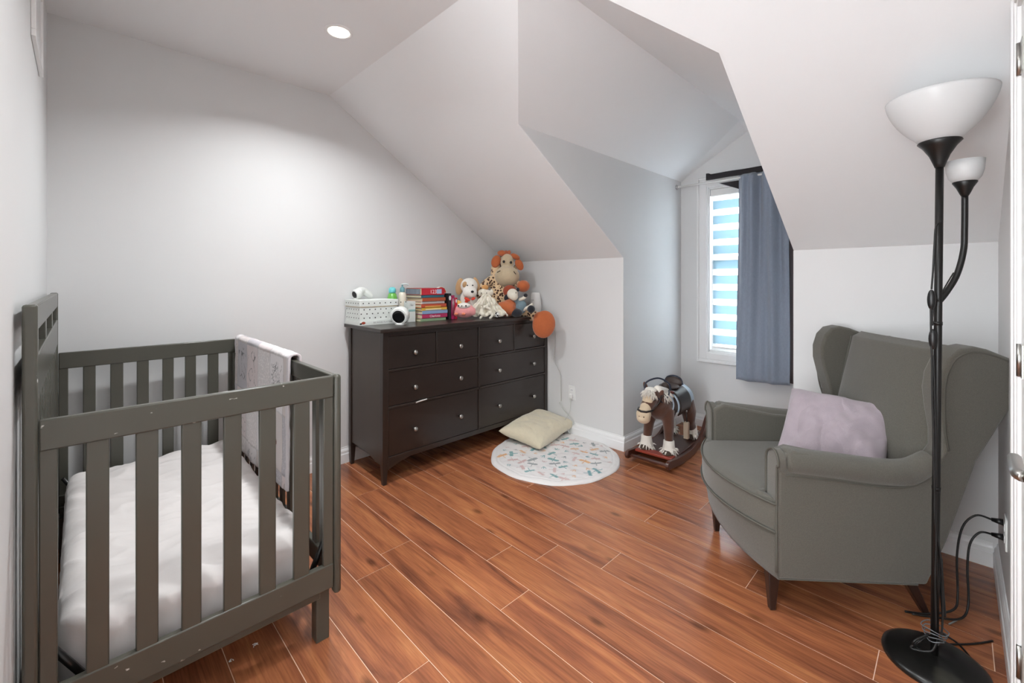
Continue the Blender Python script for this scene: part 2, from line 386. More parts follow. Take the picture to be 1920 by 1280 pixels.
# zebra blind
def fabric(name, col, tr, alpha=1):
    m, n, l, b = nt(name); n.remove(b); out = n['Material Output']
    d = n.new('ShaderNodeBsdfDiffuse'); t = n.new('ShaderNodeBsdfTranslucent'); d.inputs[0].default_value = col; t.inputs[0].default_value = col
    nz = n.new('ShaderNodeTexNoise'); nz.inputs['Scale'].default_value = 200; tc = n.new('ShaderNodeTexCoord'); l.new(tc.outputs['Object'], nz.inputs['Vector'])
    bp = n.new('ShaderNodeBump'); bp.inputs['Strength'].default_value = .1; l.new(nz.outputs[0], bp.inputs['Height']); l.new(bp.outputs[0], d.inputs['Normal'])
    x = n.new('ShaderNodeMixShader'); x.inputs[0].default_value = tr; l.new(d.outputs[0], x.inputs[1]); l.new(t.outputs[0], x.inputs[2])
    if alpha < 1:
        p = n.new('ShaderNodeBsdfTransparent'); y = n.new('ShaderNodeMixShader'); y.inputs[0].default_value = alpha
        l.new(p.outputs[0], y.inputs[1]); l.new(x.outputs[0], y.inputs[2]); x = y
    l.new(x.outputs[0], out.inputs[0]); return m
blind = thing('roller_blind', 'blue grey striped zebra roller blind inside the dormer window', 'blind', ((WX0+WX1)/2, YW+.02, WZ0))
def bb(name, a, c_, m, bevel=0):
    L = blind.location; return MB().box(tuple(a[i]-L[i] for i in range(3)), tuple(c_[i]-L[i] for i in range(3))).build(name, m, blind, bevel=bevel)
bb('cassette', (WX0+.013,YW-.001,2.0), (WX1-.013,YW+.036,WZ1-.013), PLAST, .006)
bandm = fabric('blue blind fabric', srgb(160, 178, 186), .62); sheer = fabric('sheer blind gauze', srgb(235, 240, 243), .6, .3)
z = 1.963
for k in range(10):
    bb('band', (WX0+.03,YW+.018,z-.075), (WX1-.03,YW+.0195,z), bandm)
    if k < 9: bb('sheer_strip', (WX0+.03,YW+.0185,z-.128), (WX1-.03,YW+.019,z-.075), sheer)
    z -= .1283
bb('sheer_strip', (WX0+.03,YW+.0185,1.963), (WX1-.03,YW+.019,2.0), sheer)
bb('bottom_bar', (WX0+.03,YW+.012,WZ0+.03), (WX1-.03,YW+.026,WZ0+.046), PLAST, .003)
# trees outside, seen through the gauze: a neighbouring hedge and roof line
hedge = MB()
for i in range(26): hedge.ell((-4.2+random.random()*5.5, 9.5+random.random()*1.5, -1.2+random.random()*1.9), (.7,.6,.6))
tag(put('hedge', blob(hedge, .12, 2), mat('hedge green', srgb(150, 165, 150), .9, var=.4, scale=6)), 'pale green hedge outside, beyond the window', 'hedge')

# curtain and rod
CY = 3.79
rod = thing('curtain_rod', 'white tension curtain rod above the dormer window', 'curtain rod', (DX0, CY, 2.106))
MB().tube([(.012,0,0),(DX1-DX0-.012,0,0)], .0085, 14).build('rod', PLAST, rod)
for x, s_ in ((0, 1), (DX1-DX0, -1)):
    MB().lathe([(.02,0),(.024,.004),(.02,.012),(.012,.018),(.0,.02)], M=Matrix.Translation((x,0,0)) @ Matrix.Rotation(s_*PI/2, 4, 'Y'), seg=20).build('rod_cup', mat('chrome cup', srgb(200,200,200), .15, 1) if 'chrome cup' not in bpy.data.materials else bpy.data.materials['chrome cup'], rod)
CURT = mat('blue grey curtain fabric', srgb(140, 150, 166), .85, var=.14, scale=60, bump=.3, bscale=350, sheen=.3, stretch=(2,2,.8))
LIN = mat('dark curtain lining', srgb(38, 36, 40), .8, var=.1, scale=40)
cur = thing('curtain', 'blue grey fabric curtain hung over the right half of the window', 'curtain', (-1.05, CY, 0))
def cf(u_, v_):
    x = -.185 + .345*u_; z = .487 + (2.128-.487)*v_
    f = .5+.5*v_
    y = -.03 + (.030*math.sin(u_*14+.6+v_*1.1)+.010*math.sin(u_*23+v_*3))*f + .011*math.sin(u_*31+2-v_*1.5)*(.4+v_) - .006*math.sin(v_*7+u_*4)
    if v_ > .985: y = y*.4 - .004
    x += .012*math.sin(v_*3.1)*(u_-.4) + (.03*(1-v_)*(u_-.5))
    return Vector((x, y, z + .012*(u_-.5)))
MB().grid(cf, 90, 60).build('curtain_panel', CURT, cur, solid=.0025)
def hf(u_, v_): return Vector((-.176+.36*u_, -.03+.016*math.sin(u_*17+.6)*.5-.004, .487+.03*v_ + .012*(u_-.5)))
def lf(u_, v_):
    x = .14 + .075*u_ + .015*v_*(1-u_); return Vector((x, .012+.006*math.sin(u_*6), .505 + (2.13-.505)*v_))
MB().grid(lf, 10, 30).build('lining', mat('brown grey lining', srgb(74,64,64), .8), cur, solid=.002)
b = MB(); x0 = -1.49+1.05
def hd(u_, v_): return Vector((x0+.79*u_ , -.012+.004*math.sin(u_*20), 2.125+.046*v_ + (.01 if u_ < .03 else 0)*v_ - .004*u_))
b.grid(hd, 40, 4); b.build('header', LIN, cur, solid=.006)
MB().prism([(-.345,.02,2.09),(-.1,.02,2.09),(-.1,.02,1.98)], (0,.004,0)).build('header_flap', LIN, cur)

# ------------------------------------------------------------------ closet door on the right wall
door = bpy.data.objects.new('door_1', None); C.objects.link(door); door.location = (XR, D0, 0); struct(door)
def db(name, a, c_, m=TRIM, bevel=.002):
    return MB().box((a[0], a[1]-D0, a[2]), (c_[0], c_[1]-D0, c_[2])).build(name, m, door, bevel=bevel)
b = MB()
for d, o0, o1 in ((.012,0,.085),(.02,.06,.085),(.016,.02,.05)):
    b.box((-d, D1-D0+o0, 0), (0, D1-D0+o1, DH+.085)); b.box((-d, -o1, 0), (0, -o0, DH+.085)); b.box((-d, -o0, DH+o0), (0, D1-D0+o0, DH+o1))
b.build('door_casing', TRIM, door, bevel=.003)
db('door_leaf', (-.004, D0+.004, .01), (.034, D1-.004, DH-.004))
b = MB()
for z0, z1 in ((.16,.9),(1.06,1.9)):
    for y0_, y1_ in ((.12,.36),(.43,.67)):
        for o_ in (0, .02): b.box((-.006+o_*.1, y0_+o_, z0+o_), (-.002, y1_-o_, z1-o_))
b.build('door_panel', TRIM, door, bevel=.002)
for z_ in (1.893, 1.058, .22):
    b = MB(); b.box((-.0065, D1-D0-.05, z_-.045), (-.004, D1-D0+.0, z_+.045)); b.tube([(-.008, D1-D0-.002, z_-.045), (-.008, D1-D0-.002, z_+.045)], .006, 10); b.build('hinge', NICK, door)
b = MB(); b.lathe([(.03,0),(.03,.006),(.012,.012),(.011,.045)], M=Matrix.Translation((-.004,.05,.95)) @ Matrix.Rotation(-PI/2, 4, 'Y'), seg=24)
b.tube(curve_pts([(-.05,.05,.95),(-.056,.06,.95),(-.056,.1,.95),(-.054,.16,.948)], 5), [.010]*16, 12); b.build('door_handle', NICK, door)

# white panel on the left wall
pn = thing('access_panel', 'white framed panel high on the wall left of the crib', 'panel', (-2.24, YB, 2.05))
b = MB()
for a, c_ in (((-.2,0,0),(.2,.012,.022)),((-.2,0,.278),(.2,.012,.3)),((-.2,0,.022),(-.178,.012,.278)),((.178,0,.022),(.2,.012,.278))): b.box(a, c_)
b.build('panel_frame', TRIM, pn, bevel=.002); MB().box((-.178,0,.022),(.178,.006,.278)).build('panel_door', TRIM, pn)

# ------------------------------------------------------------------ downlights (first one real, the others and the dome added for fill)
diff = mat('lit diffuser', (1,.93,.82,1), .5, emit=5)
diff.node_tree.nodes['Principled BSDF'].inputs['Emission Color'].default_value = (1,.9,.76,1)
for i, (x, y) in enumerate(DOWNLIGHTS):
    lab = ['round lit ceiling downlight near the slope over the crib side', 'added round ceiling downlight over the armchair side, unseen above the frame', 'added round ceiling downlight in the entry, unseen behind the viewer'][i]
    r = thing('ceiling_light', lab, 'light', (x, y, HC))
    MB().lathe([(.052,-.0012),(.053,-.004),(.062,-.006),(.068,-.003),(.07,0)], seg=40, cap=False).build('trim_ring', TRIM, r)
    MB().lathe([(0,-.0035),(.051,-.0035),(.052,-.001)], seg=40, cap=False).build('diffuser', diff, r)
    lamp_area('downlight_lamp', (x, y, HC-.012), .1, DOWNLIGHT_W[i], (.95,.985,1))
    r['group'] = 'recessed ceiling downlights'
dm = thing('fill_dome', 'added white dome for fill light, unseen on the ceiling above the viewer', 'light', (-.75, .3, HC))  # dome added above the view for fill light
MB().lathe([(.17,0),(.17,-.02),(.165,-.025)], seg=40, cap=False).build('mount', TRIM, dm)
MB().lathe([(.165,-.02),(.15,-.05),(.11,-.075),(.05,-.088),(0,-.09)], seg=40, cap=False).build('shade', diff, dm)
lamp_area('fill_dome_lamp', (-.75, .3, HC-.1), .34, FILL_DOME_W, (.95,.985,1))
# floor vent in the dormer
v = thing('floor_vent', 'brown metal floor register behind the rocking horse', 'vent', (-1.37, 3.68, 0))
BRN = mat('brown register', srgb(70, 48, 36), .4)
MB().box((-.15,-.06,.0),(.15,.06,.004)).build('vent_frame', BRN, v, bevel=.001)
for k in range(14): MB().box((-.13+.019*k,-.045,.004),(-.124+.019*k,.045,.009)).build('slat', BRN, v)

# ------------------------------------------------------------------ crib
CX0, CX1 = -2.93, -1.54          # far and near end
CY0, CY1 = -.097, .666           # tall back and open front
crib = thing('crib', 'grey painted wooden crib with chipped edges beside the left wall', 'crib', (-2.235, .28, 0))
def cb_(name, boxes, m=CRIB, bevel=.003, parent=None):
    b = MB(); L = crib.location
    for a, c_ in boxes: b.box((a[0]-L.x, a[1]-L.y, a[2]), (c_[0]-L.x, c_[1]-L.y, c_[2]))
    return b.build(name, m, parent or crib, bevel=bevel)
# tall back: end posts, two rails with a slot, slats
for x in (CX0-.005, CX1-.03): cb_('post', [((x,CY0,.06 if x < -2 else 0),(x+.035,CY0+.026,1.222))], CRIBW, .006)
cb_('back_rail', [((CX0+.03,CY0+.003,1.158),(CX1-.03,CY0+.025,1.22))])
cb_('back_rail', [((CX0+.03,CY0+.003,.985),(CX1-.03,CY0+.025,1.098))])
cb_('back_rail', [((CX0+.03,CY0+.003,.2),(CX1-.03,CY0+.025,.29))])
for x in (CX0+.45, CX1-.45-.05): cb_('rail_spacer', [((x,CY0+.005,1.09),(x+.05,CY0+.022,1.165))])
for k in range(14):
    x = CX0+.03 + (k+.5)*(CX1-CX0-.06)/14
    cb_('slat', [((x-.022,CY0+.007,.285),(x+.022,CY0+.021,.99))])
# two ends
for X, m_ in ((CX1-.022, CRIBR), (CX0, CRIB)):
    cb_('end_rail', [((X,CY0+.027,.868),(X+.022,.637,.943))], m_, .004)
    cb_('end_rail', [((X,CY0+.027,.2),(X+.022,.637,.285))], m_, .004)
    cb_('support_rail', [((X-.016 if X > -2 else X+.023, CY0+.03,.165),(X-.001 if X > -2 else X+.04,.6,.235))], CRIB)
    for y0, y1 in ((-.07,-.038),(.011,.055),(.107,.155),(.206,.253),(.308,.355),(.404,.452),(.506,.556),(.603,.637)):
        cb_('slat', [((X+.003,y0,.28),(X+.019,y1,.873))])
# open front: posts, top and bottom rail, slats
for X in (CX1-.035, CX0-.002): cb_('post', [((X,.639,.17),(X+.037,CY1,.945))], CRIBW, .011)
cb_('front_rail', [((CX0+.034,.641,.875),(CX1-.036,.663,.94))])
cb_('front_rail', [((CX0+.034,.641,.2),(CX1-.036,.663,.27))])
for k in range(13):
    x = CX0+.06 + (k+.5)*(CX1-CX0-.12)/13
    cb_('slat', [((x-.02,.645,.265),(x+.02,.659,.88))])
for X in (CX1-.085, CX0+.04):
    cb_('leg', [((X,.592,0),(X+.045,.638,.2))]); cb_('leg', [((X,CY0+.03,0),(X+.045,CY0+.076,.2))])
    cb_('inner_post', [((X,.618,.28),(X+.03,.6385,.868))])
# black metal support and hanger straps
SUP = MB(); L = crib.location
for a, c_ in (((CX0+.06,-.03,.20),(CX0+.08,.6,.215)),((CX1-.1,-.03,.20),(CX1-.08,.6,.215)),((CX0+.06,-.03,.2),(CX1-.08,-.01,.215)),((CX0+.06,.58,.2),(CX1-.08,.6,.215))):
    SUP.box([a[i]-L[i] for i in range(3)], [c_[i]-L[i] for i in range(3)])
SUP.build('mattress_support', BLKM, crib)
for X in (CX1-.05, CX0+.05):
    for y0, y1 in ((-.055,.03),(.632,.565)):
        MB().tube([Vector((X,y0,.37))-L, Vector((X-.01,y1,.21))-L], .010, 4).build('hanger_strap', BLKM, crib)

# mattress with a creased fitted sheet
ma = thing('crib_mattress', 'white sheeted mattress lying in the grey crib', 'mattress', (-2.245, .28, .217))
def mf(u_, v_):
    # rounded box parametrised as a sheet folded over the edges
    hx, hy, r, h = .635, .325, .055, .165
    s_ = (u_-.5)*2; t_ = (v_-.5)*2
    def ax(q, hh):
        a = abs(q)*(hh+h); sg = 1 if q > 0 else -1
        flat = hh - r; arc = r*PI/2
        if a <= flat: return sg*a, 0, 0
        if a <= flat+arc:
            th = (a-flat)/r; return sg*(flat+r*math.sin(th)), -r*(1-math.cos(th)), 0
        return sg*hh, -(r + (a-flat-arc)), 0
    x, dz1, _ = ax(s_, hx); y, dz2, _ = ax(t_, hy)
    dz = min(dz1, dz2) if abs(dz1) < 1e-6 or abs(dz2) < 1e-6 else -min(h, math.hypot(dz1, dz2))
    # round the four corners in plan
    kx, ky = abs(x)-(hx-.09), abs(y)-(hy-.09)
    if kx > 0 and ky > 0:
        q = math.hypot(kx, ky)
        if q > .09: x = math.copysign(hx-.09+kx*.09/q, x); y = math.copysign(hy-.09+ky*.09/q, y)
    p = Vector((x*3.0, y*5+x*2.2, 0))
    c_ = noise.noise(p*1.4+Vector((3,1,0)))*.014 + noise.noise(Vector((x*3+y*4, y*14-x*9, 2)))*.010 + (.5-abs(noise.noise(Vector((x*3+y*5, y*4-x*12, 5)))))**3*.07 + (.5-abs(noise.noise(Vector((x*9, y*3+x*2, 8)))))**4*.09*max(0,x*1.6)
    z = h + max(dz, -h) + (c_ if dz > -.03 else c_*.3)
    if dz < -.03: y += noise.noise(Vector((x*25, z*8, 1)))*.005; x += noise.noise(Vector((y*25, z*8, 4)))*.006
    z += -.03*(x+.0)*(.3) # sags a little towards the near end
    return Vector((x, y, max(0, z)))
MB().grid(mf, 150, 110).build('fitted_sheet', SHEET, ma)
MB().box((-.6,-.29,.004),(.6,.29,.03)).build('mattress_base', mat('mattress base', srgb(205,200,196), .8), ma, bevel=.01)

# quilted blanket over the front rail
BLK = vcmat('patchwork quilt print', .9, .35, 160, .2)
bl = thing('baby_quilt', 'pale pink and grey patchwork quilt draped over the crib rail', 'blanket', (-2.42, .652, .945))
def path(s_):   # inside bottom -> over the rail -> outside bottom
    li, lo = .575, .60; r = .018; arc = PI*r; tot = li+arc+lo; a = s_*tot
    if a < li: return -r, a-li
    if a < li+arc: th = (a-li)/r; return -r*math.cos(th), r*math.sin(th)
    return r, -(a-li-arc)
def bq(u_, v_):
    y, z = path(v_); x = -.455 + .90*u_
    dn = max(0, -z)
    if y < 0:
        z *= 1.0 + .06*(.5-u_) 
        x += .02*math.sin(dn*6)*(.3)
        y -= .004 + .012*dn + .006*noise.noise(Vector((x*6, z*4, 0))) + .003*noise.noise(Vector((x*20, z*20, 1)))
    else: y += .004 + .008*dn*0 + .006*abs(noise.noise(Vector((x*7, z*4, 5))))
    z += .002*noise.noise(Vector((x*40, z*30, 0))) + .005*math.sin(u_*9)*(1 if dn > .55 else 0)
    return Vector((x, y, z+.001))
o = MB().grid(bq, 200, 240).build('quilt', BLK, bl, solid=.010)
def qcol(p):
    side = 0 if p.y < 0 else 3.7
    u_, v_ = p.x*5.2+10, (p.z+side)*4.0+10
    i, j = math.floor(u_), math.floor(v_); fu, fv = u_-i, v_-j
    base_ = [(.80,.74,.74),(.86,.85,.86),(.62,.61,.64),(.84,.82,.82),(.75,.71,.70)][(i*3+j*2) % 5]
    c_ = Vector(base_)
    k = (i*7+j*5) % 6
    if k in (1, 4): c_ = c_*(1 if noise.noise(Vector((p.x*150, p.z*150, 2))) < .25 else 1.2) * .95
    # printed line drawings
    q = noise.noise(Vector((p.x*17+k, p.z*17, side)))
    if abs(q) < .035 and k in (0, 2, 5) and .12 < fu < .88 and .12 < fv < .88: c_ = c_*.38
    if k == 2 and abs(noise.noise(Vector((p.x*60, p.z*60, 3)))) < .07 and math.hypot(fu-.4, fv-.6) < .3: c_ = c_*.45
    if k == 3 and math.hypot(fu-.5, fv-.45) < .05: c_ = Vector((.35,.12,.10))
    if fu < .03 or fv < .03: c_ = c_*.8
    if p.x < -.43 or p.x > .425: c_ = Vector((.78,.76,.78))
    c_ = Vector([min(1, max(0, x_)) for x_ in c_])
    return (c_.x**1.3*1.02, c_.y**1.3*.98, c_.z**1.3*.98, 1)
paint(o, qcol)

# ------------------------------------------------------------------ dresser
DT = .978
dr = thing('dresser', 'black brown eight drawer dresser with silver knobs against the back wall', 'dresser', (-2.75, 2.11, 0))
L = dr.location
def dbx(name, boxes, m=DRS, bevel=.002, parent=None, off=None):
    b = MB()
    for a, c_ in boxes: b.box((a[0]-L.x, a[1]-L.y, a[2]), (c_[0]-L.x, c_[1]-L.y, c_[2]))
    return b.build(name, m, parent or dr, bevel=bevel)
DY0, DY1 = 1.338, 2.898
dbx('top', [((-2.995,DY0-.028,DT-.024),(-2.472,DY1+.002,DT))], DRS, .004)
for y in (DY0, DY1-.034):
    for x, w_ in ((-2.985,.034),(-2.534,.036)):
        b = MB(); a = Vector((x,y,0))-L
        # leg tapers below the case
        b.box((a.x, a.y, .13), (a.x+w_, a.y+.04 if y < 2 else a.y+.034, DT-.024))
        t0 = .006
        b.add([(a.x+t0,a.y+t0,0),(a.x+w_-t0*.5,a.y+t0,0),(a.x+w_-t0*.5,a.y+.034-t0,0),(a.x+t0,a.y+.034-t0,0),(a.x,a.y,.13),(a.x+w_,a.y,.13),(a.x+w_,a.y+.038,.13),(a.x,a.y+.038,.13)],
              [(0,3,2,1),(0,1,5,4),(1,2,6,5),(2,3,7,6),(3,0,4,7)])
        b.build('leg', DRS, dr, bevel=.002)
def side(y0, y1):
    pts = [(-2.952,.98-.026),(-2.533,.98-.026),(-2.533,.118),(-2.60,.118),(-2.72,.15),(-2.952,.155)]
    b = MB(); b.prism([Vector((p[0],y0,p[1]))-L for p in pts], (0,y1-y0,0)); b.build('side_panel', mat('dresser side', srgb(66,58,50), .38, var=.22, scale=8, stretch=(1,1,.3)) if 'dresser side' not in bpy.data.materials else bpy.data.materials['dresser side'], dr, bevel=.001)
side(DY0+.008, DY0+.026); side(DY1-.026, DY1-.008)
dbx('back_panel', [((-2.98,DY0+.03,.15),(-2.972,DY1-.03,DT-.03))])
dbx('carcass', [((-2.97,DY0+.03,.125),(-2.553,DY1-.03,DT-.03))])
# face rails and dividers
FX = -2.502
dbx('face_rail', [((-2.545,DY0+.04,.925),(FX,DY1-.034,DT-.024))])
dbx('face_rail', [((-2.545,DY0+.04,.702),(FX+.004,DY1-.034,.716))])
dbx('face_rail', [((-2.545,DY0+.04,.468),(FX+.004,DY1-.034,.483))])
b = MB(); pts = [(DY0+.038,.168),(DY1-.034,.168),(DY1-.034,.115),(DY1-.12,.118),(DY1-.2,.135),(DY0+.2,.135),(DY0+.12,.118),(DY0+.038,.09)]
b.prism([Vector((-2.545,p[0],p[1]))-L for p in pts], (.043,0,0)); b.build('bottom_rail', DRS, dr, bevel=.002)
dbx('divider', [((-2.545,2.115,.165),(FX+.004,2.129,.93))])
for y in (1.738, 2.49): dbx('divider', [((-2.545,y,.71),(FX+.002,y+.012,.93))])
b0 = MB(); b0.lathe([(.008,0),(.007,.012),(.010,.016),(.0155,.020),(.016,.025),(.011,.030),(.0,.031)], M=Matrix.Rotation(PI/2, 4, 'Y'), seg=18)
km = None
def drawer(y0, y1, z0, z1, kn):
    global km
    o = dbx('drawer', [((-2.552,y0,z0),(FX-.002,y1,z1))], DRSF, .0025)
    for ky in kn:
        if km is None: k = b0.build('knob', NICK, o); km = k.data
        else: k = bpy.data.objects.new('knob', km); C.objects.link(k); k.parent = o
        k.location = Vector((FX-.003, ky, (z0+z1)/2-.012)) - L
    return o
for y0, y1, k in ((1.380,1.736,1.565),(1.752,2.113,1.939),(2.131,2.488,2.318),(2.504,2.862,2.712)): drawer(y0, y1, .718, .923, [k])
for z0, z1 in ((.485,.70),(.170,.466)):
    drawer(1.380, 2.113, z0, z1, [1.565,1.939]); drawer(2.131, 2.862, z0, z1, [2.318,2.712])
tag(MB().add([(0,0,0),(.0,.07,.006),(.012,.08,.014),(.013,.03,.012),(.012,.0,.008)], [(0,1,2,3,4)]).build('white_sock', mat('white fabric scrap', srgb(230,230,228), .8), loc=(FX+.002,1.575,.472), solid=.005), 'scrap of white fabric caught above the lower left drawer', 'fabric')

# ------------------------------------------------------------------ things on the dresser
def frame(px, py, D, rz=YAW):      # a thing's origin at a measured spot, turned to face into the room
    return at(px, py, D=D), rz
# flat white game box under the storage box
bx0, bx1, by0, by1 = -2.985, -2.765, 1.318, 1.600
WB = mat('white card', srgb(222, 226, 222), .5, var=.01)
def localbox(t, name, a, c_, m, bevel=.001): 
    Lc = t.location; return MB().box([a[i]-Lc[i] for i in range(3)], [c_[i]-Lc[i] for i in range(3)]).build(name, m, t, bevel=bevel)
t = thing('board_book', 'flat white boxed book under the dotted storage box', 'book', ((bx0+bx1)/2,(by0+by1)/2,DT))
localbox(t, 'cover', (bx0-.0,by0-.004,DT), (bx1+.006,by1,DT+.03), WB)
MR = Matrix(((0,0,1,0),(1,0,0,0),(0,1,0,0),(0,0,0,1)))   # text lying in YZ, facing +X
GR = mat('grey print', srgb(150,150,150), .6)
text('lettering', 'BIG BOOK PLAYTIME', .015, GR, t, Matrix.Translation((bx1+.0062-t.location.x, .02, .015)) @ MR)
RD = mat('red brown print', srgb(150, 62, 40), .6)
MB().ell((bx1+.006-t.location.x, -.12, .017), (.001,.014,.009)).build('emblem', RD, t)
MB().ell((bx1+.006-t.location.x, -.138, .012), (.001,.008,.006)).build('emblem', mat('dark print', srgb(50,40,34), .6), t)
# storage box with dots
t = thing('storage_box', 'white cardboard storage box with black dots and a lid', 'box', ((bx0+bx1)/2-.003,(by0+by1)/2,DT+.0305))
DOT = mat('dot black', srgb(20, 20, 20), .6)
Lb = t.location; z0 = DT+.0305
localbox(t, 'box_body', (bx0,by0,z0), (bx1,by1-.006,z0+.092), WB, .002)
localbox(t, 'box_lid', (bx0-.003,by0-.004,z0+.094), (bx1+.004,by1-.002,z0+.138), WB, .002)
localbox(t, 'lid_edge', (bx0-.001,by0-.003,z0+.0915), (bx1+.003,by1-.004,z0+.0942), mat('gold edge', srgb(196,170,120), .4), 0)
b = MB()
def dot(x, y, z, r, ax):
    pts = []
    for k in range(10):
        a = 2*PI*k/10
        pts.append((x, y+r*math.cos(a), z+r*math.sin(a)) if ax == 0 else (x+r*math.cos(a), y, z+r*math.sin(a)))
    b.prism([Vector(p)-Lb for p in pts], (.0006,0,0) if ax == 0 else (0,-.0006,0))
for r_ in range(3):
    for k in range(9):
        y = by0+.028 + k*.040 - (.02 if r_ == 1 else 0)
        if y < by1-.02: dot(bx1, y, z0+.018+r_*.028, .0042, 0)
    for k in range(6):
        x = bx0+.02 + k*.036 + (.018 if r_ == 1 else 0)
        if x < bx1-.01: dot(x, by0, z0+.018+r_*.028, .0042, 1)
for k in range(9): dot(bx1+.0042, by0+.02+k*.040, z0+.116, .0042, 0)
for k in range(6): dot(bx0+.02+k*.036, by0-.004, z0+.116, .0042, 1)
o = b.build('dots', DOT, t); o['kind'] = 'stuff'

# baby monitor cameras
def monitor(label, p, R_, r, mw):
    t = thing('baby_monitor_camera', label, 'camera', p, 0, 'white monitor cameras')
    M = Matrix.Rotation(R_[0], 4, 'Z') @ Matrix.Rotation(R_[1], 4, 'Y')    # local +X is the lens direction
    Q = M @ Matrix.Rotation(PI/2, 4, 'Y')
    MB().lathe([(r*.2,-r*.75),(r*.72,-r*.7),(r*.95,-r*.3),(r,.0),(r,r*.45),(r*.93,r*.62),(r*.8,r*.66),(r*.76,r*.6),(r*.5,r*.56)], M=Matrix.Translation((0,0,r*1.0)) @ Q, seg=32).build('housing', mw, t)
    MB().lathe([(r*.74,r*.6),(r*.8,r*.665),(r*.72,r*.67),(r*.70,r*.64)], M=Matrix.Translation((0,0,r*1.0)) @ Q, seg=32, cap=False).build('lens_ring', PLAST, t)
    MB().lathe([(0,r*.655),(r*.45,r*.65),(r*.72,r*.645),(r*.75,r*.6)], M=Matrix.Translation((0,0,r*1.0)) @ Q, seg=32, cap=False).build('lens', mat('dark lens', srgb(14,16,18), .12) if 'dark lens' not in bpy.data.materials else bpy.data.materials['dark lens'], t)
    MB().lathe([(r*.62,0),(r*.6,.006),(r*.3,.012),(r*.25,.02)], seg=24).build('foot', mw, t)
    return t
MW = mat('soft white plastic', srgb(222, 224, 220), .35, var=.01)
p = at(751, 603, X=-2.665); monitor('round white camera with black lens in front of the storage box', (p.x, p.y, DT), (math.radians(-50), math.radians(12)), .062, MW)
p = at(648, 563, X=-2.93); t = monitor('small white camera with black lens lying on the storage box', (-2.93, 1.375, z0+.1385), (math.radians(-78), math.radians(14)), .036, MW)
MB().tube(curve_pts([(0,.01,.05),(-.02,.05,.055),(-.02,.09,.035),(-.015,.12,.008)],6), [.03,.03,.03,.03,.03,.029,.028,.028,.027,.027,.026,.025,.024,.023,.022,.02,.018,.012,.006], 14).build('stand_arm', MW, t)

# carton, bottles
p = at(766, 599, X=-2.80)
t = thing('small_carton', 'slim white carton with dark letters left of the books', 'box', (-2.80, 1.715, DT))
MB().box((-.03,-.03,0),(.03,.028,.148)).build('carton', WB, t, bevel=.001)
text('lettering', 'Lu', .022, mat('dark lettering', srgb(60,60,62), .6), t, Matrix.Translation((.0305,-.002,.122)) @ MR)
MB().box((.03,-.029,.075),(.0306,.027,.09)).build('stripe', mat('teal print', srgb(150,190,186), .5), t)
t = thing('shampoo_bottle', 'green bottle with turquoise cap behind the storage box', 'bottle', (-2.94, 1.652, DT))
GB = mat('green plastic', srgb(110, 180, 80), .3); TQ = mat('turquoise cap', srgb(110, 200, 205), .35)
MB().lathe([(.026,0),(.036,.01),(.04,.1),(.038,.16),(.028,.2),(.014,.212)], seg=28).build('bottle_body', GB, t)
MB().lathe([(.0405,.10),(.041,.13),(.0395,.158)], seg=28, cap=False).build('label_band', mat('blue label', srgb(120,150,200), .5), t)
MB().lathe([(.02,.205),(.027,.213),(.026,.238),(.014,.25),(.0,.251)], seg=24).build('bottle_cap', TQ, t)
t = thing('lotion_bottle', 'cream lotion bottle with a teal pump beside the green bottle', 'bottle', (-2.92, 1.724, DT))
MB().lathe([(.026,0),(.029,.006),(.029,.185),(.024,.205),(.011,.215)], seg=28).build('bottle_body', mat('cream plastic', srgb(232, 222, 205), .35), t)
TL = mat('teal pump', srgb(112, 158, 166), .35)
MB().lathe([(.016,.213),(.018,.217),(.018,.24),(.012,.25),(.006,.252),(.005,.27)], seg=20).build('pump_collar', TL, t)
b = MB(); b.tube(curve_pts([(.0,0,.272),(.012,.02,.274),(.016,.042,.266)],4), .0055, 8); b.ell((0,0,.271),(.013,.013,.005)); b.build('pump_head', mat('pump white', srgb(215,228,228), .3), t)

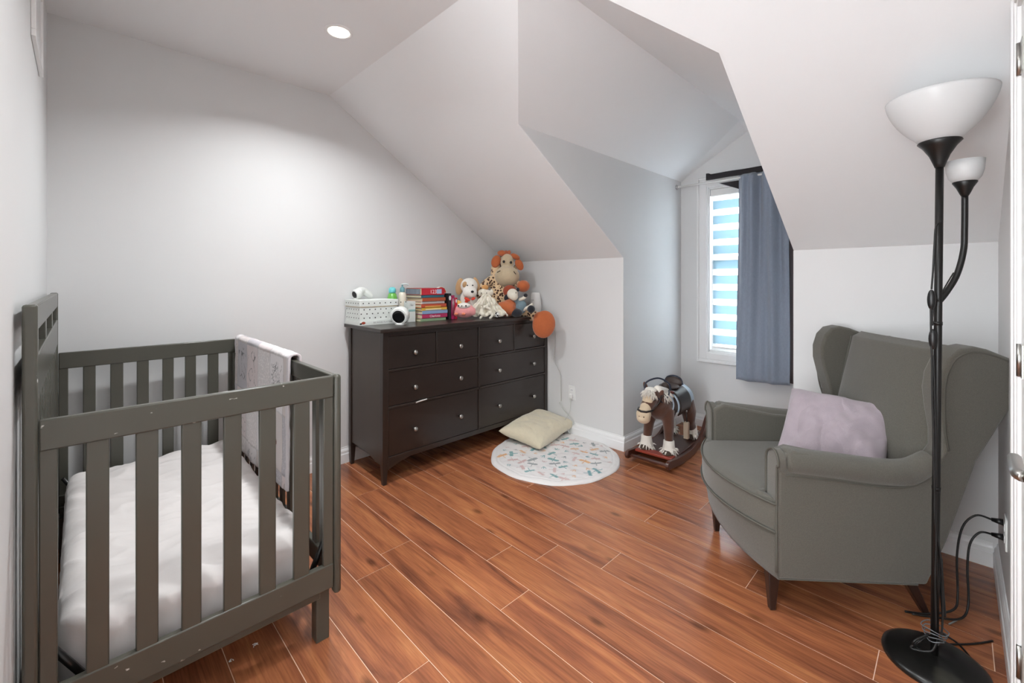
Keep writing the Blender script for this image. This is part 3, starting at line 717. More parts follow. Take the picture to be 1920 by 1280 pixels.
# stack of books: spines to the room
BK0, BK1 = 1.775, 2.0
pages = mat('book pages', srgb(214, 200, 170), .9, var=.12, scale=200, stretch=(.05,.05,1))
cols = [('green', (150,176,140), .022, 'green board book lying lowest in the stack', ''), ('magenta', (186,56,100), .030, 'magenta book with white letters, second from the bottom of the stack', 'Charlotte'),
        ('light_blue', (140,165,200), .026, 'light blue book lying on the magenta book', ''), ('yellow', (226,178,72), .022, 'yellow book lying in the middle of the stack', ''),
        ('orange_red', (196,84,56), .026, 'orange red book lying on the yellow book', ''), ('white', (214,208,206), .020, 'white spined book between the orange and brown books', ''),
        ('brown', (176,84,52), .026, 'rust brown book lying below the teal book', ''), ('teal', (52,104,120), .020, 'dark teal book lying under the red box set', ''),
        ('red', (196,42,58), .050, 'red boxed book lying on top of the stack', '123')]
zz = DT
for i, (cn, c3, h, lab, tx) in enumerate(cols):
    jx = [0,.004,.002,-.004,-.002,-.010,.0,-.006,-.004][i]; jy = [-.012,0,.004,.002,-.004,.004,.006,-.002,0][i]
    y0, y1, x1, x0 = BK0+jy*.8, BK1+jy-(.02 if i > 4 else 0), -2.735+jx, -2.955+jx*.5
    t = thing('book', lab, 'book', ((x0+x1)/2, (y0+y1)/2, zz), group='books stacked on the dresser')
    bm_ = mat('cover '+cn, srgb(*c3), .4, var=.05, scale=30)
    hx, hy = (x1-x0)/2, (y1-y0)/2
    b = MB(); b.box((-hx,-hy,0),(hx,hy,.0022)); b.box((-hx,-hy,h-.0026),(hx,hy,h-.0004)); b.box((hx-.0025,-hy,0),(hx,hy,h-.0004)); b.build('cover', bm_, t, bevel=.0008)
    MB().box((-hx+.004,-hy+.004,.0023),(hx-.003,hy-.004,h-.0027)).build('pages', pages, t)
    if tx: text('lettering', tx, h*.8, mat('white letters', srgb(240,225,228), .5), t, Matrix.Translation((hx+.0003, .0, h*.45)) @ MR)
    if i == 8:
        MB().box((hx,.03,.008),(hx+.0006,.075,.042)).build('spine_label', mat('blue white label', srgb(170,190,220), .5), t)
        MB().box((-hx+.0,-hy-.0006,.006),(hx-.02,-hy,.044)).build('spine_label', mat('grey striped end', srgb(120,128,140), .5, var=.5, scale=60, stretch=(1,1,.02)), t)
    if i in (3, 4): MB().box((hx,-.08,.003),(hx+.0006,.06,.011)).build('spine_label', mat('pale label %d' % i, srgb(240,226,190) if i == 3 else srgb(236,180,90), .5), t)
    zz += h
# upright packs beside the stack
for k, (y, w_, h, c3, lab) in enumerate(((2.024,.024,.20,(36,34,40),'black and white upright book right of the stack'),(2.054,.028,.185,(170,38,92),'magenta upright box with silver pins beside the pink owl'),(2.084,.022,.165,(200,34,60),'crimson upright pack behind the pink owl'))):
    t = thing('activity_pack', lab, 'pack', (-2.80, y, DT), group='upright packs beside the books')
    MB().box((-.07,-w_/2,0),(.07,w_/2,h)).build('pack_body', mat('pack %d' % k, srgb(*c3), .4, var=.3, scale=50), t, bevel=.002)
    if k == 1:
        b = MB()
        for q in range(2): b.tube([(.071,-.006+.012*q,.03),(.071,-.006+.012*q,.16)], .0025, 6)
        b.build('silver_pin', NICK, t)
    if k == 0: MB().ell((.0705,0,.165),(.001,.011,.018)).build('printed_face', mat('white print', srgb(225,225,225), .6), t)
    if k == 2: MB().ell((.0705,.0,.14),(.001,.008,.014)).build('printed_face', bpy.data.materials['white print'], t)
t = thing('rainbow_toy', 'wooden rainbow arch standing behind the book stack', 'toy', (-2.90, 2.055, DT))
MB().box((-.012,-.03,0),(.012,.03,.2)).build('stand', WB, t)
for k, (r0, r1, c3) in enumerate(((.050,.046,(238,232,222)),(.046,.034,(198,70,40)),(.034,.023,(232,128,48)),(.023,.012,(240,200,80)),(.012,.002,(235,235,150)))):
    b = MB(); b.grid(lambda u_, v_: Vector((.0125*(1 if v_ in (0,) else -1) if False else [.012,.012,-.012,-.012,.012][round(v_*4)], [r1,r0,r0,r1,r1][round(v_*4)]*math.cos(PI*u_), .2+[r1,r0,r0,r1,r1][round(v_*4)]*math.sin(PI*u_))), 20, 4)
    b.build('arch', mat('arch %d' % k, srgb(*c3), .5), t, smooth=False)

# ------------------------------------------------------------------ plush toys. Each is modelled in its own frame: x to its left side, y away from the room, z up
def toyframe(px0, py0, D):
    s_ = D/FPX
    def L_(px, py, y=0): return Vector(((px-px0)*s_, y, (py0-py)*s_))
    return s_, L_
def plush(c1, name, **k): return mat(name, srgb(*c1), .95, var=.08, scale=60, bump=.5, bscale=260, sheen=.4, **k)
ORN = plush((186,100,56), 'rust plush'); BEI = plush((196,178,148), 'beige plush'); EYE_ = mat('toy eye', srgb(16,16,18), .15)
SPOT = spots(plush((226,196,156), 'spotted giraffe plush'), srgb(70,38,26), 44, .40, vor=True, rnd=.8, soft=.03)
# giraffe
Dg = 3.74; gx, gy = 951, 600
s_, G = toyframe(gx, gy, Dg); org = at(gx, gy, D=Dg); org.z = DT
t = thing('plush_giraffe', 'big plush giraffe with rust ears and feet in the corner', 'plush toy', org, YAW)
dz = (DT - at(gx, gy, D=Dg).z)
def GG(px, py, y=0): v_ = G(px, py, y); v_.z -= dz; return v_
b = MB(); b.ell(GG(938,560,.0), (.105,.085,.14)); b.ell(GG(936,530,.02), (.085,.07,.10)); b.ell(GG(930,510,.045), (.05,.05,.09)); b.ell(GG(949,487,.05), (.062,.055,.062))
b.tube([GG(925,524,.0),GG(912,532,-.02),GG(900,545,-.06),GG(900,560,-.08)], [.045,.04,.036,.03], 12)
b.tube([GG(950,528,.0),GG(964,530,-.02),GG(974,534,-.05)], [.04,.036,.032], 12)
b.ell(GG(966,515,.04),(.025,.03,.09))
b.tube([GG(935,580,-.02),GG(942,578,-.09),GG(948,577,-.13)], [.055,.05,.05], 12)
b.tube([GG(955,582,-.02),GG(985,586,-.04),GG(1005,592,-.09)], [.055,.05,.045], 12)
put('body', blob(b, .008), SPOT, t)
b = MB(); b.ell(GG(951,518,-.045), (.106,.085,.090)); b.ell(GG(951,492,-.02), (.058,.05,.075)); b.ell(GG(952,514,-.085),(.05,.045,.045))
put('muzzle', blob(b, .007, 6), BEI, t)
for x, y in ((945,491),(958,492.5)): MB().ell(GG(x,y,-.075),(.011,.009,.012)).build('eye', EYE_, t)
MB().tube([GG(933,511,-.115),GG(936,509.5,-.122),GG(939,508,-.124)], .003, 6).build('nostril', EYE_, t); MB().tube([GG(963,509,-.123),GG(965,512,-.12),GG(967,514,-.112)], .003, 6).build('nostril', EYE_, t)
MB().ell(GG(930,490,-.0), (.040,.018,.055), Matrix.Rotation(.35,4,'Y')).build('ear', ORN, t); MB().ell(GG(973.5,496,-.0), (.034,.018,.052), Matrix.Rotation(-.45,4,'Y')).build('ear', ORN, t)
MB().ell(GG(941,474.5,.0), (.040,.032,.026)).build('horn', ORN, t); MB().ell(GG(966,481,.0), (.044,.03,.024), Matrix.Rotation(.45,4,'Y')).build('horn', ORN, t)
b = MB()
for k in range(9): b.ell(GG(952+random.uniform(-4,4),475+random.uniform(-3,6),.0+random.uniform(-.02,.02)), (.014,.014,.02))
put('mane_tuft', blob(b, .005), plush((170,92,60), 'mane plush'), t)
MB().ell(GG(980.5,536,-.09), (.056,.05,.05)).build('hand', ORN, t)
b = MB(); b.ell(GG(949,576.5,-.18), (.086,.06,.064), Matrix.Rotation(.12,4,'Y')); b.ell(GG(955,570,-.16),(.06,.05,.05)); put('foot', blob(b, .007, 5), ORN, t)
b = MB(); b.ell(GG(1017,604,-.17), (.096,.040,.115), Matrix.Rotation(.15,4,'Y')); b.ell(GG(1010,597,-.15),(.06,.05,.07)); put('foot', blob(b, .007, 5), ORN, t)

# dog
Dd = 3.55; s_, G = toyframe(881, 592, Dd); org = at(881, 592, D=Dd); org.z = DT; dz = DT-at(881,592,D=Dd).z
def GD(px, py, y=0): v_ = G(px, py, y); v_.z -= dz; return v_
WHT = plush((232,228,220), 'white plush'); TAN = plush((188,150,108), 'tan plush')
t = thing('plush_dog', 'white plush dog with tan floppy ears and red bow', 'plush toy', org, YAW)
b = MB(); b.ell(GD(882,570,.0), (.07,.06,.09)); b.ell(GD(872,560,.0),(.04,.04,.06)); put('body', blob(b, .008), WHT, t)
b = MB(); b.ell(GD(880,536,-.01), (.072,.065,.066)); b.ell(GD(882,548,-.05), (.060,.05,.048)); b.ell(GD(886,549,-.075),(.04,.035,.036)); put('head', blob(b, .006, 5), WHT, t)
MB().ell(GD(874.5,534,-.050), (.028,.022,.030)).build('eye_patch', TAN, t)
MB().ell(GD(862,537,-.005), (.033,.02,.070), Matrix.Rotation(.18,4,'Y')).build('ear', TAN, t); MB().ell(GD(894,534,-.0), (.024,.02,.066), Matrix.Rotation(-.3,4,'Y')).build('ear', TAN, t)
MB().ell(GD(888,546,-.112), (.012,.009,.010)).build('nose', EYE_, t)
for x in (878,887.5): MB().ell(GD(x,534.5,-.072 if x < 880 else -.066), (.006,.005,.005)).build('eye', EYE_, t)
b = MB(); b.ell(GD(878,560,-.085), (.028,.012,.014), Matrix.Rotation(.5,4,'Y')); b.ell(GD(889,559,-.085), (.02,.012,.012), Matrix.Rotation(-.4,4,'Y')); b.ell(GD(876,565,-.08),(.012,.01,.02)); put('bow', blob(b, .004), plush((204,62,40), 'red bow'), t)

# pink owl
Do = 3.42; s_, G = toyframe(871, 596, Do); org = at(871, 596, D=Do); org.z = DT; dz = DT-at(871,596,D=Do).z
def GO(px, py, y=0): v_ = G(px, py, y); v_.z -= dz; return v_
PNK = plush((238,160,160), 'pink plush')
t = thing('plush_owl', 'small round pink plush owl with white face and orange feet', 'plush toy', org, YAW)
b = MB(); b.ell(GO(871,582,0), (.078,.055,.060)); b.ell(GO(886,584,0),(.028,.03,.035)); b.ell(GO(856,587,0),(.025,.03,.03)); put('body', blob(b, .006), PNK, t)
MB().ell(GO(870.5,573,-.018), (.052,.046,.026)).build('face', WHT, t)
for x in (861,875): MB().ell(GO(x,572.5,-.058 if x > 865 else -.052), (.006,.006,.007)).build('eye', EYE_, t)
MB().ell(GO(867.5,572.5,-.062), (.004,.005,.006)).build('beak', EYE_, t)
for x in (857,870.5): MB().ell(GO(x,587.5,-.055), (.016,.018,.012)).build('foot', plush((236,136,104), 'coral plush') if 'coral plush' not in bpy.data.materials else bpy.data.materials['coral plush'], t)
t2 = tag(MB().ell(GO(0,0)*0, (.036,.03,.036)).build('yellow_ball', plush((244,196,104), 'yellow plush')), 'yellow soft ball behind the pink owl', 'ball'); t2.location = org + Vector((-.045,-.03,.07)); t2.location = at(859, 571, D=3.52)

# lamb comforter
Dl = 3.50; s_, G = toyframe(912, 594, Dl); org = at(912, 594, D=Dl); org.z = DT; dz = DT-at(912,594,D=Dl).z
def GL(px, py, y=0): v_ = G(px, py, y); v_.z -= dz; return v_
CRM = plush((228,222,206), 'cream plush')
t = thing('plush_comforter', 'crumpled cream comforter cloth with a small animal head', 'plush toy', org, YAW)
b = MB(); b.ell(GL(911,550,.0), (.046,.036,.032)); b.ell(GL(906,547,-.01),(.028,.03,.026)); b.ell(GL(900,549,-.0),(.016,.014,.028)); b.ell(GL(922,548,0),(.014,.012,.03)); put('head', blob(b, .005), CRM, t)
for x in (903,913): MB().ell(GL(x,549,-.034),(.003,.003,.005)).build('eye', EYE_, t)
def cloth(u_, v_):
    a = -1.35+2.7*u_; r = .02+.135*v_
    x = r*math.sin(a)*1.02*(1+.12*math.sin(7*u_*2)); z = .17*(1-v_)**1.0 + .004 + .022*v_*(1+math.sin(u_*34+1))*.5+.012*noise.noise(Vector((u_*14,v_*9,3)))+.01
    y = -.02-.07*v_*math.cos(a)-.02*math.sin(u_*34)*v_+.022*noise.noise(Vector((u_*9,v_*6,0)))
    return Vector((x, y, max(.005, z)))
MB().grid(cloth, 80, 26).build('cloth', CRM, t, solid=.012)
b = MB()
for k in range(7):
    a = GL(random.uniform(898,928), random.uniform(568,588), -.09); b.tube(curve_pts([a, a+Vector((random.uniform(-.03,.03),-.01,random.uniform(-.03,.02))), a+Vector((random.uniform(-.05,.05),0,random.uniform(-.05,.03)))],4), .011, 8)
put('cloth_fold', blob(b, .005), CRM, t)
MB().ell(GL(933,588,-.10),(.018,.008,.02)).build('checked_tag', spots(mat('tag white', srgb(225,225,222), .8), srgb(18,18,18), 70, .5), t)
MB().ell(GL(909,539,.03),(.03,.025,.024)).build('hair_tuft', plush((206,152,92), 'ginger plush'), t)

# cow in denim
Dc = 3.62; s_, G = toyframe(975, 592, Dc); org = at(975, 592, D=Dc); org.z = DT; dz = DT-at(975,592,D=Dc).z
def GC(px, py, y=0): v_ = G(px, py, y); v_.z -= dz; return v_
NVY = plush((24,28,38), 'black plush'); DEN = mat('denim', srgb(118,140,150), .9, var=.2, scale=90, bump=.3)
t = thing('plush_cow', 'small plush cow in blue denim with black hooves and rust hat', 'plush toy', org, YAW)
b = MB(); b.ell(GC(976,574,-.03), (.052,.045,.062)); b.ell(GC(968,563,-.03),(.035,.035,.03)); put('denim_suit', blob(b, .006), DEN, t)
b = MB(); b.ell(GC(961,551,-.05), (.046,.044,.046)); b.ell(GC(963.5,555,-.078), (.036,.032,.034)); put('head', blob(b, .005), CRM, t)
MB().ell(GC(949.5,557,-.04), (.018,.014,.026), Matrix.Rotation(.4,4,'Y')).build('ear', NVY, t); MB().ell(GC(971,542.5,-.04), (.014,.01,.016)).build('ear', NVY, t)
for x, y in ((967,548.5),(963.5,551.5)): MB().ell(GC(x,y,-.096 if y > 550 else -.088),(.004,.004,.005)).build('eye', EYE_, t)
MB().ell(GC(956,546,-.015), (.058,.02,.052), Matrix.Rotation(.3,4,'Y')).build('hat', plush((150,66,40), 'rust felt'), t)
MB().tube([GC(972,562,-.04),GC(980,559,-.06),GC(985,555,-.07)], [.016,.014,.013], 10).build('arm', CRM, t); MB().ell(GC(985,553,-.075),(.017,.015,.016)).build('hoof', NVY, t)
b = MB(); b.ell(GC(968,585,-.07), (.052,.045,.036)); put('hoof', blob(b, .006), NVY, t)
MB().tube([GC(980,580,-.05),GC(992,574,-.06),GC(998,569,-.05)], [.014,.013,.012], 10).build('arm', CRM, t); MB().ell(GC(995,578,-.09), (.032,.03,.032)).build('hoof', NVY, t)

# white appliance with a dial
p = at(1006, 590, Y=2.845)
t = thing('white_appliance', 'white rounded appliance with a dial behind the plush cow', 'appliance', (p.x-.01, 2.845, DT))
MB().lathe([(.040,0),(.050,.01),(.052,.08),(.046,.13),(.038,.185),(.034,.192),(0,.193)], seg=32).build('housing', PLAST, t)
Q = Matrix.Translation((.006,-.048,.068)) @ Matrix.Rotation(PI/2,4,'X') @ Matrix.Rotation(0,4,'Y')
MB().lathe([(.022,0),(.022,.007),(.0,.008)], M=Q, seg=24).build('dial', PLAST, t); MB().lathe([(.0235,0),(.026,.003),(.0235,.004)], M=Q, seg=24, cap=False).build('dial_ring', mat('grey plastic', srgb(120,120,120), .4), t)
MB().box((-.012,-.046,.128),(.018,-.043,.132)).build('slot', mat('slot grey', srgb(150,150,150), .5), t)

# ------------------------------------------------------------------ outlets and wires
def outlet(label, M, plug):
    t = thing('wall_outlet', label, 'outlet', M.to_translation(), M.to_euler().z, 'wall outlets')
    MB().box((-.036,-.006,-.058),(.036,0,.058)).build('plate', PLAST, t, bevel=.003)
    for z_ in (-.021,.021):
        MB().box((-.016,-.008,z_-.014),(.016,-.0055,z_+.014)).build('socket', TRIM, t, bevel=.003)
        b = MB()
        for x_ in (-.006,.006): b.box((x_-.0012,-.0085,z_-.003),(x_+.0012,-.0078,z_+.007))
        b.build('slots', BLKP, t)
    return t
p = at(1073, 736, Y=YK)
outlet('white wall outlet low on the wall right of the dresser', Matrix.Translation((p.x, YK, p.z)), None)
q = thing('plug_adapter', 'white plug in the outlet right of the dresser', 'plug', (p.x+.002, YK-.009, p.z-.02))
MB().box((-.014,-.026,-.02),(.014,0,.016)).build('plug_body', PLAST, q, bevel=.006)
MB().tube(curve_pts([(0,-.02,-.018),(.004,-.022,-.08),(-.004,-.03,-.14),(-.03,-.06,-.2),(-.06,-.08,-.215),(-.03,-.09,-.25),(.01,-.08,-.25),(.03,-.06,-.3)],5), .0022, 8).build('cord', CORDW, q)
# cord from the dresser top down the wall
P_ = lambda x, y, o=.02: at(x, y, Y=YK-o)
AP = bpy.data.objects['white_appliance']
MB().tube([q_-AP.location for q_ in curve_pts([P_(1036,597,.006),P_(1040,612,.008),P_(1041,640),P_(1040,676),P_(1046,690),P_(1051,706),P_(1052,752)],6)], .0025, 8).build('cord', CORDW, AP)
tag(MB().tube(curve_pts([P_(1049,754,.012),P_(1058,768,.03),P_(1068,780,.05),P_(1074,790,.05),P_(1074,797,.06)],5), .005, 8).build('usb_cable', CORDW), 'short white cable above the corner of the cream pillow', 'cable')

# ------------------------------------------------------------------ round quilt mat and cream pillow on the floor
RUG = vcmat('printed mat', .9, .3, 120, .2)
rg = thing('round_play_mat', 'round white padded mat with small coloured dragonfly print on the floor', 'mat', (-2.055, 2.46, .001), .2)
b = MB(); RR = .462
def rgf(u_, v_):
    th = 2*PI*u_; r = v_
    edge = RR*(1+.008*math.sin(5*th)+.006*math.sin(11*th+1)+.004*noise.noise(Vector((math.cos(th)*8,math.sin(th)*8,0))))
    x, y = edge*r*math.cos(th), edge*r*math.sin(th)
    puff = .006*noise.noise(Vector((x*9,y*9,2)))
    z = .016 + puff + .004*noise.noise(Vector((x*24,y*24,2)))
    if r > .93: z = z*math.sqrt(max(0, 1-((r-.93)/.07)**2)) 
    if .89 < r < .92: z -= .003
    return Vector((x, y, max(z, 0)))
b.grid(rgf, 360, 130)
o = b.build('mat_top', RUG, rg, weld=.0002)
rnd = random.Random(3); motifs = []
cc = [(.19,.36,.36),(.72,.42,.22),(.60,.42,.40),(.64,.48,.46),(.30,.32,.32),(.16,.32,.34),(.70,.44,.26)]
for i in range(-5, 6):
    for j in range(-5, 6):
        x, y = i*.082+(.041 if j % 2 else 0)+rnd.uniform(-.01,.01), j*.082+rnd.uniform(-.01,.01)
        if math.hypot(x, y) < RR*.88: motifs.append((x, y, rnd.uniform(0, 6.28), rnd.choice(cc), rnd.uniform(1.2,1.6), rnd.randrange(3)))
def rcol(p):
    c_ = (.76,.735,.72)
    for mx_, my_, a, col, sc, kd in motifs:
        dx, dy = p.x-mx_, p.y-my_
        if abs(dx) > .05 or abs(dy) > .05: continue
        u_ = (dx*math.cos(a)+dy*math.sin(a))/sc; v_ = (-dx*math.sin(a)+dy*math.cos(a))/sc
        hit = False
        if kd < 2:   # dragonfly: slim body with two pairs of wings
            hit = (abs(v_) < .0022 and abs(u_) < .024)
            for sx in (.006, -.001):
                for sy in (1, -1):
                    wx, wy = u_-sx-.004, v_*sy-.014
                    if (wx/.005)**2+(wy/.014)**2 < 1: hit = True
        else:        # sprig
            for an in (-.6,0,.6):
                q1 = u_*math.cos(an)+v_*math.sin(an); q2 = -u_*math.sin(an)+v_*math.cos(an)
                if 0 < q1 < .022 and abs(q2) < .002: hit = True
        if hit: return (*col, 1)
    return (*c_, 1)
paint(o, rcol)

def cushion(name, hw, hh, ht, m, parent, M, pinch=.06, seed=0, wr=.004, nu=70):
    """stuffed cushion: two bulging faces meeting at a seam"""
    b = MB()
    for sg in (1, -1):
        def f(u_, v_, sg=sg):
            s1, t1 = 2*u_-1, 2*v_-1
            e = (1-abs(s1)**2.6)*(1-abs(t1)**2.6); e = max(e, 0)**.42
            x = hw*s1*(1-pinch*(1-t1*t1)*1.0*abs(s1)); y = hh*t1*(1-pinch*(1-s1*s1)*abs(t1))
            z = sg*(ht*e) + wr*noise.noise(Vector((x*9+seed, y*9, sg)))*e*2 + wr*.6*noise.noise(Vector((x*26+seed, y*22, sg*3)))*e - (.5-abs(noise.noise(Vector((x*11+seed, y*5+x*4, sg*2)))))**4*wr*4*e
            return M @ Vector((x, y, z))
        g = MB(); g.grid(f, nu, nu)
        if sg < 0: g.f = [tuple(reversed(q)) for q in g.f]
        b.add(g.v, g.f, True)
    return b.build(name, m, parent, weld=.0004)
t = thing('floor_pillow', 'cream velvet pillow lying on the round mat', 'pillow', (0,0,0))
# corners measured on the floor side: left, near, right, back
cen = Vector((-2.365, 2.635, .095))
ex = Vector((-.10, .57, .03)).normalized(); ey = Vector((-.45, .10, .07)); ey = (ey-ex*ey.dot(ex)).normalized(); ez = ex.cross(ey)
t.location = cen; R3 = Matrix((ex, ey, ez)).transposed().to_4x4()
cushion('cover', .285, .192, .078, mat('cream velvet', srgb(216,206,180), .9, var=.07, scale=40, bump=.6, bscale=110, sheen=.5), t, R3, pinch=.09, seed=2, wr=.008)

# ------------------------------------------------------------------ rocking horse
hr = thing('rocking_horse', 'brown plush rocking horse with white mane on wooden rockers', 'toy', (-1.5, 3.12, 0), .06)
ROCK = mat('dark cherry wood', srgb(72,36,26), .3, var=.2, scale=12, stretch=(1,.2,1), coat=.3)
FUR = mat('brown horse plush', srgb(84,50,34), .9, var=.25, scale=22, bump=.5, bscale=150, sheen=.5)
FURW = mat('white horse fur', srgb(226,220,210), .95, var=.08, scale=50, bump=.6, bscale=150, sheen=.4)
MUZ = mat('beige suede', srgb(206,186,158), .9, var=.05, scale=40, sheen=.3)
HOOF = mat('dark brown suede', srgb(72,58,48), .8); LTH = mat('black brown leather', srgb(36,28,26), .4)
SATIN = mat('pale blue satin', srgb(188,204,220), .4, var=.06); DKB = mat('navy piping', srgb(34,42,58), .5)
def rocker(x):
    top = curve_pts([(-.40,.085),(-.34,.10),(-.25,.085),(-.12,.062),(.05,.056),(.2,.085),(.3,.16),(.37,.245),(.43,.285)], 5) if False else None
    T_ = [Vector((x,a,c_)) for a, c_ in ((-.40,.060),(-.385,.082),(-.35,.085),(-.28,.075),(-.18,.064),(-.05,.056),(.08,.058),(.2,.085),(.28,.135),(.34,.195),(.40,.235),(.43,.238))]
    B_ = [Vector((x,a,c_)) for a, c_ in ((.435,.215),(.40,.185),(.355,.13),(.3,.075),(.22,.03),(.1,.008),(-.02,.0),(-.15,.004),(-.27,.02),(-.34,.030),(-.385,.034))]
    return curve_pts(T_, 3)[::1] + curve_pts(B_, 3)[::1]
for x in (-.155, .135):
    MB().prism(rocker(x), (.022,0,0)).build('rocker', ROCK, hr, bevel=.003)
MB().box((-.133,-.20,.052),(.134,.24,.066)).build('platform', ROCK, hr, bevel=.002)
MB().box((-.132,-.285,.058),(.134,-.215,.076)).build('foot_bar', mat('red painted wood', srgb(140,56,40), .4), hr, bevel=.004)
MB().box((-.133,-.36,.04),(.134,-.33,.055)).build('cross_bar', ROCK, hr, bevel=.003)
b = MB()
b.ell((0,-.02,.375),(.088,.20,.092)); b.ell((0,-.17,.385),(.088,.09,.10)); b.ell((0,.15,.38),(.09,.10,.10))
b.tube([(0,-.18,.40),(0,-.225,.45),(-.005,-.26,.49)], [.080,.072,.058], 14)
b.ell((-.01,-.275,.475),(.058,.06,.058)); b.tube([(-.01,-.28,.47),(-.025,-.325,.40),(-.03,-.335,.37)], [.05,.047,.04], 14)
for sx, yy, zf in ((-1,-.165,0),(1,-.165,0)):
    b.tube([(sx*.052,-.16,.36),(sx*.072,-.185,.26),(sx*.08,-.20,.15)], [.05,.038,.029], 12)
for sx in (-1, 1): b.tube([(sx*.055,.16,.36),(sx*.072,.20,.27),(sx*.08,.19,.2),(sx*.085,.225,.15)], [.066,.055,.04,.036], 12)
put('body', blob(b, .007, 5), FUR, hr)
b = MB(); b.ell((-.018,-.322,.445),(.040,.030,.046)); b.ell((-.024,-.345,.40),(.040,.032,.04)); b.ell((-.032,-.358,.358),(.052,.045,.046)); b.ell((-.032,-.362,.332),(.048,.042,.036))
put('muzzle', blob(b, .005, 4), MUZ, hr)
for x in (-.044,-.012): MB().ell((x,-.398,.352),(.004,.003,.005)).build('nostril', HOOF, hr)
for x, r_ in ((-.062,.35),(.048,-.5)):
    o = MB().ell((x,-.262,.525 if x < 0 else .49),(.016,.012,.036), Matrix.Rotation(-r_*1.0,4,'Y')).build('ear', FUR, hr)
for x in (-.052,.026): MB().ell((x,-.318,.46),(.008,.008,.009)).build('eye', EYE_, hr)
def tuft(c_, r, n_, l_, rad, m, name, down=.3, seed=1, dirv=None):
    rr = random.Random(seed); b = MB()
    b.ell(c_, r)
    for k in range(n_):
        d = Vector((rr.gauss(0,1), rr.gauss(0,1), rr.gauss(0,1))).normalized(); d.z -= down
        if dirv: d += Vector(dirv)
        d.normalize(); p0 = Vector(c_)+Vector((d.x*r[0], d.y*r[1], d.z*r[2]))*.8
        b.tube([p0, p0+d*l_*.6+Vector((0,0,-l_*.1)), p0+d*l_+Vector((0,0,-l_*.4))], [rad, rad*.7, rad*.1], 5)
    return b.build(name, m, hr)
for i, (sx, y0, z0) in enumerate(((-1,-.205,.115),(1,-.205,.115),(-1,.235,.115),(1,.235,.115))):
    b = MB(); b.lathe([(.036,.05),(.038,.02),(.044,-.01),(.05,-.03)], c=(sx*.082,y0,z0), seg=18); b.build('feather', FURW, hr)
    tuft((sx*.082,y0,z0-.01),(.044,.044,.03), 90, .032, .006, FURW, 'fetlock_fur', .9, i)
    b = MB(); b.ell((sx*.082,y0-.022,.083),(.036,.042,.022)); b.lathe([(.046,0),(.034,.04)], c=(sx*.082,y0-.012,.0665), seg=18); put('hoof', blob(b, .005, 3), HOOF, hr)
tuft((-.012,-.29,.515),(.042,.036,.022), 120, .045, .005, FURW, 'forelock', .5, 9, (-.0,-.9,-.3))
b = MB()
for k in range(8): a = k/7; b.ell((.022+.01*a, -.25+.11*a, .515-.035*a),(.032,.026,.032))
put('mane', blob(b, .006), FURW, hr)
tuft((.03,-.19,.49),(.03,.06,.03), 90, .05, .005, FURW, 'mane_fur', .6, 12, (.8,0,-.4))
tuft((0,.27,.42),(.03,.03,.03), 90, .07, .006, FURW, 'tail', 1.2, 15, (0,.5,0))
# saddle cloth, saddle, straps, reins
def shell(y0, y1, r, a0, z0, rx=1.0):
    def f(u_, v_):
        a = -a0+2*a0*u_; y = y0+(y1-y0)*v_
        return Vector((math.sin(a)*r*rx, y, z0+math.cos(a)*r))
    return f
MB().grid(shell(-.10,.20,.108,1.9,.375), 30, 14).build('saddle_cloth', SATIN, hr, solid=.006)
MB().grid(shell(-.085,.12,.116,2.15,.375), 30, 14).build('saddle_flap', LTH, hr, solid=.007)
b = MB(); b.ell((0,.0,.492),(.075,.085,.018)); b.ell((0,.085,.51),(.072,.022,.04)); b.ell((0,-.075,.505),(.03,.025,.03))
put('saddle', blob(b, .006, 4), mat('saddle brown', srgb(60,46,40), .5), hr)
MB().tube(curve_pts([(-.07,.08,.50),(-.05,.09,.54),(0,.095,.555),(.05,.09,.54),(.07,.08,.50)],5), .006, 8).build('piping', DKB, hr)
MB().tube([(-.085,-.10,.475),(.075,-.10,.475)], .010, 12).build('handle', mat('red brown dowel', srgb(104,52,46), .4), hr)
MB().tube(curve_pts([(-.05,-.30,.50),(-.06,-.26,.555),(0,-.2,.585),(.05,-.14,.55),(.06,-.12,.50)],6), .006, 8).build('rein', DKB, hr)
MB().tube(curve_pts([(.045,-.30,.47),(.06,-.24,.43),(.078,-.2,.48),(.06,-.15,.5)],6), .005, 8).build('rein', DKB, hr)
MB().tube([(-.078,-.335,.392),(-.06,-.385,.390),(-.03,-.40,.388),(.0,-.385,.386),(.02,-.33,.388)], .007, 8).build('noseband', LTH, hr)
MB().tube([(.02,-.33,.388),(.05,-.29,.44),(.058,-.26,.50)], .006, 8).build('cheek_strap', LTH, hr)
MB().tube([(-.055,-.335,.39),(-.068,-.29,.45),(-.06,-.26,.505)], .006, 8).build('cheek_strap', LTH, hr)
MB().grid(lambda u_, v_: Vector((math.sin(-2.2+4.4*u_)*.096, -.14-.02*v_-.03*abs(math.cos(-2.2+4.4*u_)), .40+math.cos(-2.2+4.4*u_)*.108)), 30, 2).build('breast_collar', SATIN, hr, solid=.004)
MB().tube([(.118,.02,.32),(.125,.015,.25)], .005, 8).build('stirrup_strap', LTH, hr)
b = MB(); b.box((.105,-.005,.13),(.14,.03,.25)); b.build('stirrup', mat('tan leather', srgb(168,150,130), .6), hr, bevel=.005)
MB().ell((.122,.02,.325),(.004,.008,.008)).build('rivet', NICK, hr)

